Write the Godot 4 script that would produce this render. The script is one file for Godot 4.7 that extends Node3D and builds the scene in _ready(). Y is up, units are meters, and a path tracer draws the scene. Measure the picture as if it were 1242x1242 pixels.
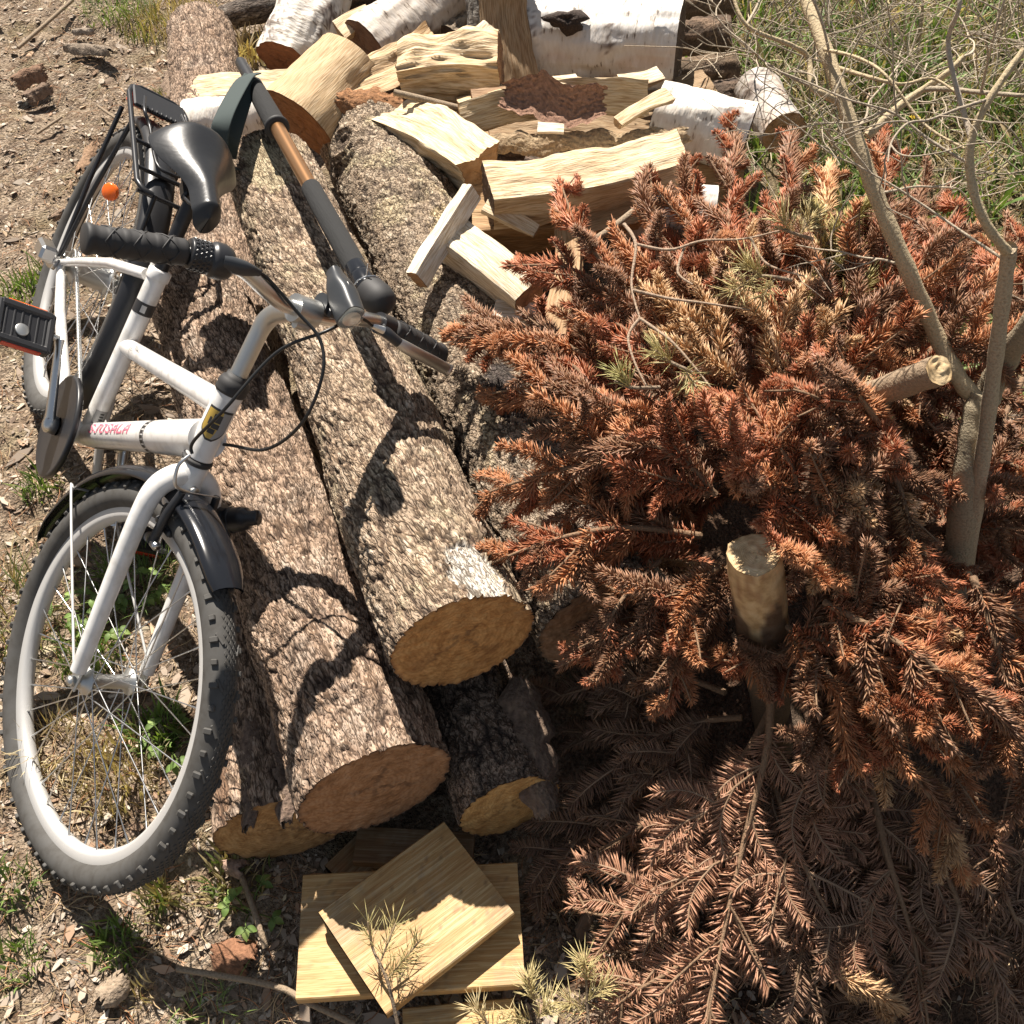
extends Node3D
# A white bicycle leaning on a heap of logs and firewood, with dead spruces thrown down beside it.

const FOCAL := 1314.237
const TILT := 0.898426
const EYE := Vector3(0, 1.748, 0)
const TAN := Color(1, 1, 1)

var rng := RandomNumberGenerator.new()
var M := {}
var noise_a := FastNoiseLite.new()
var noise_b := FastNoiseLite.new()
var noise_c := FastNoiseLite.new()
var noise_d := FastNoiseLite.new()
var noise_e := FastNoiseLite.new()
var noise_f := FastNoiseLite.new()

class MB:
	var v := PackedVector3Array()
	var n := PackedVector3Array()
	var uv := PackedVector2Array()
	var c := PackedColorArray()
	var ix := PackedInt32Array()
	var col := Color.WHITE

	# a smooth patch of nu rows by nv points; wrap: the last point of a row lies on the first
	func sheet(p: PackedVector3Array, nu: int, nv: int, wrap := false, cs := PackedColorArray(), us := PackedVector2Array(), wrap_u := false) -> void:
		var base := v.size()
		var nn := PackedVector3Array()
		nn.resize(nu * nv)
		for i in nu - 1:
			for j in nv - 1:
				var a := i * nv + j
				var k := (p[a + nv + 1] - p[a]).cross(p[a + 1] - p[a + nv])
				nn[a] += k
				nn[a + 1] += k
				nn[a + nv] += k
				nn[a + nv + 1] += k
				ix.append(base + a); ix.append(base + a + 1); ix.append(base + a + nv)
				ix.append(base + a + 1); ix.append(base + a + nv + 1); ix.append(base + a + nv)
		if wrap:
			for i in nu:
				var k := nn[i * nv] + nn[i * nv + nv - 1]
				nn[i * nv] = k
				nn[i * nv + nv - 1] = k
		if wrap_u:
			for j in nv:
				var k := nn[j] + nn[(nu - 1) * nv + j]
				nn[j] = k
				nn[(nu - 1) * nv + j] = k
		for i in nn.size():
			nn[i] = nn[i].normalized()
		v.append_array(p)
		n.append_array(nn)
		if cs.size() == p.size():
			c.append_array(cs)
		else:
			for i in p.size():
				c.append(col)
		if us.size() == p.size():
			uv.append_array(us)
		else:
			for i in nu:
				for j in nv:
					uv.append(Vector2(float(i) / maxf(1, nu - 1), float(j) / maxf(1, nv - 1)))

	func face(pts: Array, normal: Vector3, u := Vector2.ZERO) -> void:
		var base := v.size()
		for q in pts:
			v.append(q); n.append(normal); c.append(col); uv.append(u + Vector2(q.x + q.y * 0.3, q.z + q.y * 0.7))
		var k: Vector3 = (pts[1] - pts[0]).cross(pts[2] - pts[0])
		for i in range(1, pts.size() - 1):
			if k.dot(normal) > 0:
				ix.append(base); ix.append(base + i + 1); ix.append(base + i)
			else:
				ix.append(base); ix.append(base + i); ix.append(base + i + 1)

	func tube(pts: Array, rad, sides := 10, caps := true, squash := 1.0, side := Vector3.ZERO) -> void:
		var p := PackedVector3Array()
		var us := PackedVector2Array()
		var m := pts.size()
		var t: Vector3 = (pts[1] - pts[0]).normalized()
		var x := side
		if x == Vector3.ZERO:
			x = Vector3.UP if absf(t.y) < 0.9 else Vector3.RIGHT
		x = (x - t * x.dot(t)).normalized()
		var along := 0.0
		for i in m:
			if i > 0:
				along += pts[i].distance_to(pts[i - 1])
			var t2: Vector3 = (pts[mini(i + 1, m - 1)] - pts[maxi(i - 1, 0)]).normalized()
			x = (x - t2 * x.dot(t2)).normalized()
			var y := t2.cross(x)
			var r: float = rad[i] if rad is Array else rad
			for j in sides + 1:
				var a := TAU * (j % sides) / sides
				p.append(pts[i] + x * cos(a) * r + y * sin(a) * r * squash)
				us.append(Vector2(along, float(j) / sides))
		sheet(p, m, sides + 1, true, PackedColorArray(), us)
		if caps:
			for e in [0, m - 1]:
				var out: Vector3 = (pts[0] - pts[1]).normalized() if e == 0 else (pts[m - 1] - pts[m - 2]).normalized()
				var ring := []
				for j in sides:
					ring.append(p[e * (sides + 1) + j])
				face(ring, out)

	# profile: points (radius, distance along axis)
	func lathe(profile: Array, at: Vector3, axis: Vector3, sides := 24, from := 0.0, sweep := TAU, x0 := Vector3.ZERO) -> void:
		var z := axis.normalized()
		var x := x0
		if x == Vector3.ZERO:
			x = Vector3.UP if absf(z.y) < 0.9 else Vector3.RIGHT
		x = (x - z * x.dot(z)).normalized()
		var y := z.cross(x)
		var p := PackedVector3Array()
		for i in profile.size():
			for j in sides + 1:
				var a := from + sweep * j / sides
				p.append(at + z * profile[i].y + (x * cos(a) + y * sin(a)) * profile[i].x)
		sheet(p, profile.size(), sides + 1, is_equal_approx(sweep, TAU))

	func box(at: Vector3, size: Vector3, b := Basis.IDENTITY, bevel := 0.002) -> void:
		var h := size * 0.5
		bevel = minf(bevel, minf(h.x, minf(h.y, h.z)) * 0.9)
		for ax in 3:
			for s: float in [-1.0, 1.0]:
				var u := (ax + 1) % 3
				var w := (ax + 2) % 3
				var q := []
				for k in [[-1, -1], [1, -1], [1, 1], [-1, 1]]:
					var p := Vector3.ZERO
					p[ax] = s * h[ax]
					p[u] = k[0] * (h[u] - bevel)
					p[w] = k[1] * (h[w] - bevel)
					q.append(at + b * p)
				var nn := Vector3.ZERO
				nn[ax] = s
				face(q, (b * nn).normalized())
		for ax in 3:
			var u := (ax + 1) % 3
			var w := (ax + 2) % 3
			for su in [-1.0, 1.0]:
				for sw in [-1.0, 1.0]:
					var q := []
					for k in [[-1, 0], [1, 0], [1, 1], [-1, 1]]:
						var p := Vector3.ZERO
						p[ax] = k[0] * (h[ax] - bevel)
						p[u] = su * (h[u] - (bevel if k[1] else 0.0))
						p[w] = sw * (h[w] - (0.0 if k[1] else bevel))
						q.append(at + b * p)
					var nn := Vector3.ZERO
					nn[u] = su
					nn[w] = sw
					face(q, (b * nn).normalized())
		for sx in [-1.0, 1.0]:
			for sy in [-1.0, 1.0]:
				for sz in [-1.0, 1.0]:
					var s := Vector3(sx, sy, sz)
					var q := []
					for ax in 3:
						var p := s * (h - Vector3.ONE * bevel)
						p[ax] = s[ax] * h[ax]
						q.append(at + b * p)
					face(q, (b * s).normalized())

	func tri(a: Vector3, b: Vector3, d: Vector3) -> void:
		face([a, b, d], (b - a).cross(d - a).normalized())

	func mesh() -> ArrayMesh:
		var a := []
		a.resize(Mesh.ARRAY_MAX)
		a[Mesh.ARRAY_VERTEX] = v
		a[Mesh.ARRAY_NORMAL] = n
		a[Mesh.ARRAY_TEX_UV] = uv
		a[Mesh.ARRAY_COLOR] = c
		a[Mesh.ARRAY_INDEX] = ix
		var m := ArrayMesh.new()
		m.add_surface_from_arrays(Mesh.PRIMITIVE_TRIANGLES, a)
		return m

# ---------------------------------------------------------------- naming and placing
func ray(u: float, v: float) -> Vector3:
	return Vector3((u - 621.0) / FOCAL, -(v - 621.0) / FOCAL, -1.0).rotated(Vector3.RIGHT, -TILT)

func g(u: float, v: float, h: float) -> Vector3:
	var d := ray(u, v)
	return EYE + d * ((h - EYE.y) / d.y)

func path_g(a: Array) -> Array:
	var out := []
	for q in a:
		out.append(g(q[0], q[1], q[2]))
	return out

func smooth_path(p: Array, steps := 4) -> Array:
	var out := []
	for i in p.size() - 1:
		var a: Vector3 = p[maxi(i - 1, 0)]
		var b: Vector3 = p[i]
		var c: Vector3 = p[i + 1]
		var d: Vector3 = p[mini(i + 2, p.size() - 1)]
		for k in steps:
			out.append(b.cubic_interpolate(c, a, d, float(k) / steps))
	out.append(p[-1])
	return out

func part(called: String, mb, m: Material, parent: Node, label := "") -> MeshInstance3D:
	var o := MeshInstance3D.new()
	o.name = called
	o.mesh = mb.mesh() if mb is MB else mb
	for s in o.mesh.get_surface_count():
		if o.mesh.surface_get_material(s) == null:
			o.mesh.surface_set_material(s, m)
		elif o.mesh.surface_get_material(s) != m:
			o.material_override = m
	if label != "":
		o.set_meta("label", label)
	parent.add_child(o, true)
	return o

var taken := {}
func numbered(called: String) -> String:
	taken[called] = taken.get(called, -1) + 1
	return called if taken[called] == 0 else "%s_%03d" % [called, taken[called]]

func tag(o: Node, label: String, category: String, group := "") -> void:
	o.set_meta("label", label)
	o.set_meta("category", category)
	if group != "":
		o.set_meta("group", group)

func thing(called: String, label: String, category: String, at: Vector3, group := "") -> Node3D:
	var o := Node3D.new()
	o.name = numbered(called)
	o.position = at
	add_child(o, true)
	tag(o, label, category, group)
	return o

func scatter(called: String, mesh: Mesh, where: Array, tints: Array, parent: Node, kind := "stuff") -> MultiMeshInstance3D:
	var mm := MultiMesh.new()
	mm.transform_format = MultiMesh.TRANSFORM_3D
	mm.use_colors = true
	mm.mesh = mesh
	mm.instance_count = where.size()
	for i in where.size():
		mm.set_instance_transform(i, where[i])
		mm.set_instance_color(i, tints[i])
	var o := MultiMeshInstance3D.new()
	o.name = called
	o.multimesh = mm
	if kind != "":
		o.set_meta("kind", kind)
	parent.add_child(o, true)
	return o

# ---------------------------------------------------------------- materials
func mat(key: String, color: Color, rough := 0.8, metal := 0.0) -> StandardMaterial3D:
	var m := StandardMaterial3D.new()
	m.resource_name = key
	m.albedo_color = color.linear_to_srgb()
	m.albedo_color.a = 1.0
	m.roughness = rough
	m.metallic = metal
	m.vertex_color_use_as_albedo = true
	m.cull_mode = BaseMaterial3D.CULL_DISABLED
	M[key] = m
	return m

func noise_image(kind: int, freq: float, octaves: int, seed_: int, size := 512, lo := 0.0, hi := 1.0, ret := -1) -> Image:
	var f := FastNoiseLite.new()
	f.noise_type = kind
	f.seed = seed_
	f.frequency = freq
	f.fractal_octaves = octaves
	f.fractal_gain = 0.55
	if ret >= 0:
		f.cellular_return_type = ret
		f.domain_warp_enabled = true
		f.domain_warp_amplitude = 12.0
		f.domain_warp_frequency = 0.03
	var im := f.get_seamless_image(size, size, false, false, 0.15, true)
	im.convert(Image.FORMAT_RGBA8)
	if lo != 0.0 or hi != 1.0:
		im.convert(Image.FORMAT_RGBA8)
		var d := im.get_data()
		for i in range(0, d.size(), 4):
			var x := int(255.0 * (lo + (hi - lo) * d[i] / 255.0))
			d[i] = x
			d[i + 1] = x
			d[i + 2] = x
			d[i + 3] = 255
		im = Image.create_from_data(size, size, false, Image.FORMAT_RGBA8, d)
	return im

func ramp_image(im: Image, stops: Array) -> Image:
	# stops: [position, Color(srgb)]
	var lut := []
	for i in 256:
		var x := i / 255.0
		var k := 0
		while k < stops.size() - 2 and x > stops[k + 1][0]:
			k += 1
		var t: float = clampf((x - stops[k][0]) / (stops[k + 1][0] - stops[k][0]), 0, 1)
		lut.append((stops[k][1] as Color).lerp(stops[k + 1][1], t))
	var d := im.get_data()
	for i in range(0, d.size(), 4):
		var q: Color = lut[d[i]]
		d[i] = q.r8
		d[i + 1] = q.g8
		d[i + 2] = q.b8
		d[i + 3] = 255
	return Image.create_from_data(im.get_width(), im.get_height(), false, Image.FORMAT_RGBA8, d)

func tex(im: Image) -> ImageTexture:
	return ImageTexture.create_from_image(im)

func relief(m: StandardMaterial3D, t: Texture2D, cm: float) -> void:
	m.heightmap_enabled = true
	m.heightmap_texture = t
	m.heightmap_scale = cm

func make_materials() -> void:
	var S := FastNoiseLite.TYPE_SIMPLEX_SMOOTH
	var fine := noise_image(S, 0.03, 5, 11)
	var coarse := noise_image(S, 0.012, 4, 12)
	var cells := noise_image(FastNoiseLite.TYPE_CELLULAR, 0.035, 2, 13, 512, 0.0, 1.0, FastNoiseLite.RETURN_DISTANCE2_SUB)
	var t_fine := tex(fine)
	var t_cells := tex(cells)
	var g0 := Color(0.80, 0.80, 0.80)
	# bark: vertex colours carry the plates and cracks, the texture the fine grain
	var b := mat("bark", Color(1, 1, 1), 0.95)
	b.albedo_texture = tex(ramp_image(fine, [[0.0, Color(0.66, 0.63, 0.60)], [0.45, Color(0.90, 0.89, 0.88)], [1.0, Color(1, 1, 1)]]))
	b.uv1_scale = Vector3(9, 6, 1)
	b.uv1_triplanar = true
	b.uv1_scale = Vector3(7, 7, 7)
	relief(b, t_fine, 0.35)
	# bark of the logs: cracks, flakes and specks, laid along the log in metres
	var size := 1024
	var ce := noise_image(FastNoiseLite.TYPE_CELLULAR, 0.020, 1, 61, size, 0.0, 1.0, FastNoiseLite.RETURN_DISTANCE2_SUB).get_data()
	var cv := noise_image(FastNoiseLite.TYPE_CELLULAR, 0.045, 1, 62, size, 0.0, 1.0, FastNoiseLite.RETURN_DISTANCE2_SUB).get_data()
	var rg := noise_image(S, 0.011, 3, 63, size).get_data()
	var rb := noise_image(S, 0.022, 3, 65, size).get_data()
	var ra := noise_image(S, 0.006, 3, 66, size).get_data()
	var fi := noise_image(S, 0.06, 4, 64, size).get_data()
	var alb := PackedByteArray()
	var hgt := PackedByteArray()
	alb.resize(size * size * 4)
	hgt.resize(size * size * 4)
	for i in range(0, size * size * 4, 4):
		var e1 := smoothstep(0.02, 0.16, ce[i] / 255.0)
		var e2 := smoothstep(0.0, 0.22, cv[i] / 255.0)
		var r1 := smoothstep(0.01, 0.07, absf(rg[i] / 255.0 - 0.5))
		var f := fi[i] / 255.0
		var r2 := smoothstep(0.0, 0.045, absf(rb[i] / 255.0 - 0.5))
		var v := minf(r1, 0.25 + 0.75 * r2) * (0.62 + 0.38 * e1) * (0.8 + 0.2 * e2)
		v *= 1.0 - 0.7 * smoothstep(0.38, 0.25, f)
		var t := clampf(0.53 + 0.47 * v + 0.20 * (f - 0.5) + 0.25 * (ra[i] / 255.0 - 0.5), 0.0, 1.0)
		alb[i] = int(255 * t)
		alb[i + 1] = int(255 * t * lerpf(0.93, 1.0, v))
		alb[i + 2] = int(255 * t * lerpf(0.86, 1.0, v))
		alb[i + 3] = 255
		var hh := int(255 * clampf(v * 0.75 + f * 0.25, 0, 1))
		hgt[i] = hh
		hgt[i + 1] = hh
		hgt[i + 2] = hh
		hgt[i + 3] = 255
	var lb := mat("log_bark", Color(1, 1, 1), 0.95)
	lb.albedo_texture = tex(Image.create_from_data(size, size, false, Image.FORMAT_RGBA8, alb))
	lb.uv1_scale = Vector3(1.1, 3.7, 1)
	relief(lb, tex(Image.create_from_data(size, size, false, Image.FORMAT_RGBA8, hgt)), 0.32)
	var lb2: StandardMaterial3D = lb.duplicate()
	lb2.uv1_scale = Vector3(2.3, 3.2, 1)
	M["flaky_bark"] = lb2
	# split wood: grain stretched along u (metres along the log)
	var grain := ramp_image(noise_image(S, 0.022, 5, 21), [[0.0, Color(0.72, 0.64, 0.53)], [0.38, Color(0.90, 0.85, 0.77)], [0.6, Color(0.98, 0.96, 0.92)], [1.0, Color(1, 1, 1)]])
	var w := mat("wood", Color(1, 1, 1), 0.75)
	w.albedo_texture = tex(grain)
	w.uv1_scale = Vector3(1.6, 20, 1)
	relief(w, t_fine, 0.12)
	var e := mat("cut_wood", Color(1, 1, 1), 0.85)
	e.albedo_texture = tex(ramp_image(coarse, [[0.0, Color(0.70, 0.62, 0.52)], [0.5, Color(0.93, 0.89, 0.84)], [1.0, Color(1, 1, 1)]]))
	e.uv1_triplanar = true
	e.uv1_scale = Vector3(6, 6, 6)
	relief(e, t_fine, 0.1)
	# sawn board: long bands of grain with knots come from vertex colours
	var p := mat("board", Color(1, 1, 1), 0.6)
	p.albedo_texture = tex(ramp_image(noise_image(S, 0.016, 3, 22), [[0.0, Color(0.78, 0.66, 0.50)], [0.42, Color(0.93, 0.88, 0.78)], [0.5, Color(0.88, 0.79, 0.64)], [0.58, Color(0.97, 0.94, 0.87)], [1.0, Color(1, 1, 1)]]))
	p.uv1_scale = Vector3(0.9, 22, 1)
	relief(p, t_fine, 0.03)
	var birch := mat("birch_bark", Color(1, 1, 1), 0.6)
	birch.albedo_texture = tex(ramp_image(noise_image(S, 0.02, 5, 31), [[0.0, Color(0.25, 0.22, 0.20)], [0.16, Color(0.62, 0.57, 0.52)], [0.27, Color(0.93, 0.91, 0.88)], [1.0, Color(1, 1, 1)]]))
	birch.uv1_scale = Vector3(5.0, 1.5, 1)
	relief(birch, t_fine, 0.15)
	var s := mat("soil", Color(1, 1, 1), 1.0)
	s.albedo_texture = tex(ramp_image(noise_image(S, 0.035, 6, 41, 1024), [[0.0, Color(0.42, 0.38, 0.34)], [0.35, Color(0.72, 0.68, 0.63)], [0.65, Color(0.95, 0.92, 0.88)], [1.0, Color(1, 1, 1)]]))
	s.uv1_triplanar = true
	s.uv1_world_triplanar = true
	s.uv1_scale = Vector3(2.2, 2.2, 2.2)
	relief(s, tex(noise_image(S, 0.05, 6, 42, 1024)), 1.2)
	mat("needle", Color(1, 1, 1), 0.55)
	mat("blade", Color(1, 1, 1), 0.6)
	M.blade.backlight_enabled = true
	M.blade.backlight = Color(0.8, 0.8, 0.55)
	mat("litter", Color(1, 1, 1), 0.9)
	var tw := mat("twig_bark", Color(1, 1, 1), 0.85)
	tw.albedo_texture = b.albedo_texture
	tw.uv1_triplanar = true
	tw.uv1_scale = Vector3(14, 14, 14)
	relief(tw, t_fine, 0.15)
	# the bicycle
	var wp := mat("white_paint", Color(0.76, 0.755, 0.74), 0.32)
	wp.clearcoat_enabled = true
	wp.clearcoat = 0.6
	wp.clearcoat_roughness = 0.15
	wp.albedo_texture = tex(ramp_image(coarse, [[0.0, Color(0.86, 0.84, 0.81)], [0.5, Color(0.99, 0.985, 0.98)], [1.0, Color(1, 1, 1)]]))
	wp.uv1_triplanar = true
	wp.uv1_scale = Vector3(5, 5, 5)
	mat("black_plastic", Color(0.022, 0.022, 0.024), 0.38)
	mat("black_rubber", Color(0.028, 0.027, 0.027), 0.65)
	var ty := mat("tyre_rubber", Color(0.075, 0.073, 0.070), 0.75)
	ty.albedo_texture = tex(ramp_image(coarse, [[0.0, Color(0.75, 0.72, 0.68)], [0.5, Color(0.95, 0.94, 0.92)], [1.0, Color(1, 1, 1)]]))
	ty.uv1_triplanar = true
	ty.uv1_scale = Vector3(6, 6, 6)
	mat("gloss_black", Color(0.012, 0.013, 0.016), 0.16)
	mat("black_metal", Color(0.02, 0.02, 0.022), 0.35, 0.2)
	mat("silver", Color(0.62, 0.62, 0.61), 0.28, 1.0)
	mat("brushed", Color(0.55, 0.55, 0.53), 0.42, 1.0)
	mat("rim_silver", Color(0.52, 0.51, 0.49), 0.5, 0.25)
	mat("vinyl", Color(0.016, 0.0165, 0.018), 0.36)
	relief(M.vinyl, t_fine, 0.02)
	mat("amber", Color(0.9, 0.16, 0.02), 0.2)
	mat("red_reflector", Color(0.55, 0.05, 0.02), 0.2)
	mat("grey_plastic", Color(0.035, 0.038, 0.042), 0.4)
	mat("print_black", Color(0.03, 0.028, 0.028), 0.5)
	mat("print_pink", Color(0.62, 0.15, 0.22), 0.5)
	mat("print_gold", Color(0.45, 0.30, 0.06), 0.35)
	mat("print_grey", Color(0.28, 0.28, 0.28), 0.4)
	mat("copper", Color(0.45, 0.24, 0.11), 0.3, 0.85)
	mat("foam", Color(0.019, 0.019, 0.019), 0.95)
	relief(M.foam, t_fine, 0.08)
	mat("webbing", Color(0.045, 0.06, 0.058), 0.9)
	mat("cable", Color(0.012, 0.012, 0.012), 0.4)
	var gl := StandardMaterial3D.new()
	gl.resource_name = "lens"
	gl.transparency = BaseMaterial3D.TRANSPARENCY_ALPHA
	gl.albedo_color = Color(0.95, 0.95, 0.9, 0.15)
	gl.roughness = 0.05
	M.lens = gl

# ---------------------------------------------------------------- logs
func fissure(q: Vector3) -> float:
	return noise_a.get_noise_3dv(q)

# bark style: [base, crack, flake colour, plate length, plate width, depth, lichen colour, lichen amount, twist]
const PINE := [Color(0.49, 0.375, 0.265), Color(0.13, 0.085, 0.058), Color(0.60, 0.51, 0.40), 0.055, 0.019, 0.008, Color(0.60, 0.54, 0.34), 0.35, 1.6]
const FLAKY := [Color(0.47, 0.34, 0.245), Color(0.13, 0.085, 0.06), Color(0.50, 0.40, 0.31), 0.050, 0.024, 0.009, Color(0.48, 0.43, 0.37), 0.3, 0.6]
const SPECKLED := [Color(0.45, 0.355, 0.255), Color(0.10, 0.07, 0.05), Color(0.58, 0.51, 0.40), 0.028, 0.016, 0.006, Color(0.60, 0.52, 0.32), 0.55, 0.9]
const DARK := [Color(0.33, 0.245, 0.18), Color(0.05, 0.035, 0.027), Color(0.26, 0.20, 0.15), 0.06, 0.025, 0.007, Color(0.30, 0.29, 0.25), 0.15, 0.3]

func log_frame(a: Vector3, b: Vector3) -> Basis:
	var t := (b - a).normalized()
	var x := (Vector3.UP - t * t.y).normalized()
	return Basis(x, t.cross(x), t)   # x up, y to the side, z along

func bark_tube(mb: MB, a: Vector3, b: Vector3, ra: float, rb: float, style: Array, seed_: float, cell := 0.0037, bumps: Array = [], bare: Array = []) -> void:
	var fr := log_frame(a, b)
	var ln := a.distance_to(b)
	var nu := maxi(8, int(ln / cell))
	var nv := maxi(24, int(TAU * maxf(ra, rb) / cell))
	var p := PackedVector3Array()
	var cs := PackedColorArray()
	var us := PackedVector2Array()
	p.resize((nu + 1) * (nv + 1))
	cs.resize((nu + 1) * (nv + 1))
	var off := Vector3(seed_ * 3.1, seed_ * 1.7, seed_ * 5.3)
	var fl: float = 1.0 / style[3]
	var fw: float = 1.0 / style[4]
	for i in nu + 1:
		var u := ln * i / nu
		var r0 := lerpf(ra, rb, float(i) / nu)
		var bend := Vector3(noise_b.get_noise_2d(u * 60 + seed_ * 40, 3.0), noise_b.get_noise_2d(u * 60 + seed_ * 40, 90.0), 0) * 0.008
		for j in nv + 1:
			var th := TAU * (j % nv) / nv
			var tw: float = th + u * style[8]
			var d := Vector3(cos(th), sin(th), 0)
			var q := Vector3(cos(tw) * r0 * fw, sin(tw) * r0 * fw, u * fl) * 10.0 + off * 20.0
			var wq := Vector3(d.x * r0, d.y * r0, u)
			var lump := noise_b.get_noise_3dv(wq * 130.0 + off)
			var plate := noise_e.get_noise_3dv(q)
			var cq := q * 0.052 + Vector3(11, 3, 7)
			var cr := absf(noise_f.get_noise_3dv(cq))
			var cr2 := absf(noise_f.get_noise_3dv(cq * 2.3 + Vector3(40, 0, 0)))
			var fine := noise_c.get_noise_3dv(wq * 1500.0 + off * 9.0)
			var mid := noise_c.get_noise_3dv(wq * 400.0 + off * 5.0)
			var edge := 1.0 - smoothstep(-0.97, -0.86, noise_a.get_noise_3dv(q))
			var crack := maxf(1.0 - smoothstep(0.015, 0.13 + 0.06 * mid, cr), 0.6 * (1.0 - smoothstep(0.01, 0.08, cr2)))
			crack = maxf(crack, edge * (0.2 + 0.5 * smoothstep(-0.3, 0.4, mid + 0.4 * plate)))
			var h := 1.0 - crack
			var disp: float = r0 * 0.022 * lump - 0.8 * style[5] * crack * (0.8 + 0.5 * mid) + 0.0012 * plate * h + 0.0010 * mid + 0.0005 * fine
			var co: Color = (style[0] as Color) * (1.0 + 0.16 * plate + 0.12 * mid)
			co = co.lerp(style[2], clampf(smoothstep(0.15, 0.6, mid * 0.8 + plate * 0.5) * h, 0, 1) * 0.8)
			co = co.lerp(style[1], clampf(crack * 0.95 + 0.35 * smoothstep(0.28, 0.55, -fine), 0, 1))
			var li := smoothstep(0.10, 0.45, noise_b.get_noise_3dv(wq * 160.0 + off * 3.0 + Vector3(50, 0, 0)) + 0.3 * fine)
			co = co.lerp(style[6], li * style[7] * h)
			for bp in bumps:   # knots: [u, angle, radius, height]
				var du: float = u - bp[0]
				var dt: float = wrapf(th - bp[1], -PI, PI) * r0
				var rr := sqrt(du * du + dt * dt) / float(bp[2])
				if rr < 2.2:
					disp += bp[3] * (smoothstep(1.7, 0.9, rr) - 0.85 * smoothstep(0.75, 0.35, rr)) * (1.0 + 0.4 * sin(rr * 16.0))
					co = co.lerp(style[1], 0.75 * smoothstep(0.75, 0.4, rr))
			for bp in bare:    # bark torn off: [u, angle, half length, half width, colour]
				var du: float = (u - bp[0]) / bp[2]
				var dt: float = wrapf(th - bp[1], -PI, PI) * r0 / bp[3]
				var rr := sqrt(du * du + dt * dt) + 0.45 * mid + 0.25 * fine
				if rr < 1.0:
					disp = r0 * 0.05 * lump - style[5] * 0.9 + 0.001 * fine + 0.002 * noise_c.get_noise_2d(th * 300.0, u * 40.0)
					co = (bp[4] as Color) * (0.85 + 0.25 * noise_c.get_noise_2d(th * 400.0, u * 30.0))
			co.a = 1.0
			var k := i * (nv + 1) + j
			p[k] = a + fr * (d * (r0 + disp) + bend + Vector3(0, 0, u))
			cs[k] = co
			us.append(Vector2(u + seed_ * 0.31, (TAU * j / nv + u * style[8]) * maxf(ra, rb) + seed_ * 0.17))
	mb.sheet(p, nu + 1, nv + 1, true, cs, us)
	mb.set_meta("ring_a", p.slice(0, nv))
	mb.set_meta("ring_b", p.slice(nu * (nv + 1), nu * (nv + 1) + nv))

# a sawn end inside the ring of bark: rings of growth in the vertex colours
func cut_end(ring: PackedVector3Array, axis: Vector3, base: Color, dark: Color, seed_: float) -> MB:
	var mb := MB.new()
	var c := Vector3.ZERO
	for q in ring:
		c += q
	c /= ring.size()
	var nr := 44
	var p := PackedVector3Array()
	var cs := PackedColorArray()
	var nv := ring.size()
	var pith := c + (ring[0] - c) * 0.12
	for i in nr + 1:
		var t := float(i) / nr
		for j in nv + 1:
			var e: Vector3 = ring[j % nv] - axis * ((ring[j % nv] - c).dot(axis))
			var q := pith.lerp(e, t * 0.995)
			var wob := noise_c.get_noise_3dv(q * 420.0 + Vector3(seed_ * 9, 0, 0))
			q += axis * (0.0016 * noise_c.get_noise_3dv(Vector3(q.x * 300, q.y * 1500, q.z * 300)) + 0.003 * wob)
			var rr := t * (15.0 + 1.2 * wob)
			var ringtone := pow(0.5 + 0.5 * sin(rr * TAU), 2.0)
			var co := base.lerp(base * Color(0.66, 0.55, 0.42), ringtone * 0.75)
			co = co * (1.0 + 0.22 * noise_c.get_noise_3dv(Vector3(q.x * 120, q.y * 1600, q.z * 120)))
			co = co.lerp(dark, clampf(smoothstep(0.93, 1.0, t) * 0.8 + 0.35 * smoothstep(0.15, 0.5, noise_b.get_noise_3dv(q * 200.0 + Vector3(seed_ * 30, 0, 0))), 0, 1))
			var ang := TAU * j / nv
			var crack := 0.0
			for kk in 4:
				var ca := seed_ * 2.1 + kk * 1.7 + 0.25 * noise_c.get_noise_2d(t * 60.0, seed_ * 9 + kk * 30)
				var da := absf(wrapf(ang - ca, -PI, PI)) * t
				crack = maxf(crack, smoothstep(0.05, 0.015, da) * smoothstep(0.0, 0.1, t) * smoothstep(0.9 - 0.2 * kk, 0.4 - 0.1 * kk, t))
			co = co.lerp(dark * 0.6, crack * 0.6)
			co.a = 1.0
			p.append(q)
			cs.append(co)
	mb.sheet(p, nr + 1, nv + 1, true, cs)
	return mb

func make_log(called: String, label: String, a: Vector3, b: Vector3, ra: float, rb: float, style: Array, seed_: float, end: Color, end_dark: Color, bumps := [], bare := [], cell := 0.0037, group := "logs stacked beside the bicycle", mate := "log_bark") -> Node3D:
	var t := thing(called, label, "log", (a + b) * 0.5 * Vector3(1, 0, 1), group)
	var o := t.position
	var mb := MB.new()
	bark_tube(mb, a - o, b - o, ra, rb, style, seed_, cell, bumps, bare)
	part("bark", mb, M[mate], t)
	var ax := (b - a).normalized()
	part("cut_end", cut_end(mb.get_meta("ring_b"), ax, end, end_dark, seed_), M.cut_wood, t)
	part("cut_end", cut_end(mb.get_meta("ring_a"), -ax, end, end_dark, seed_ + 4.0), M.cut_wood, t)
	return t

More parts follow.
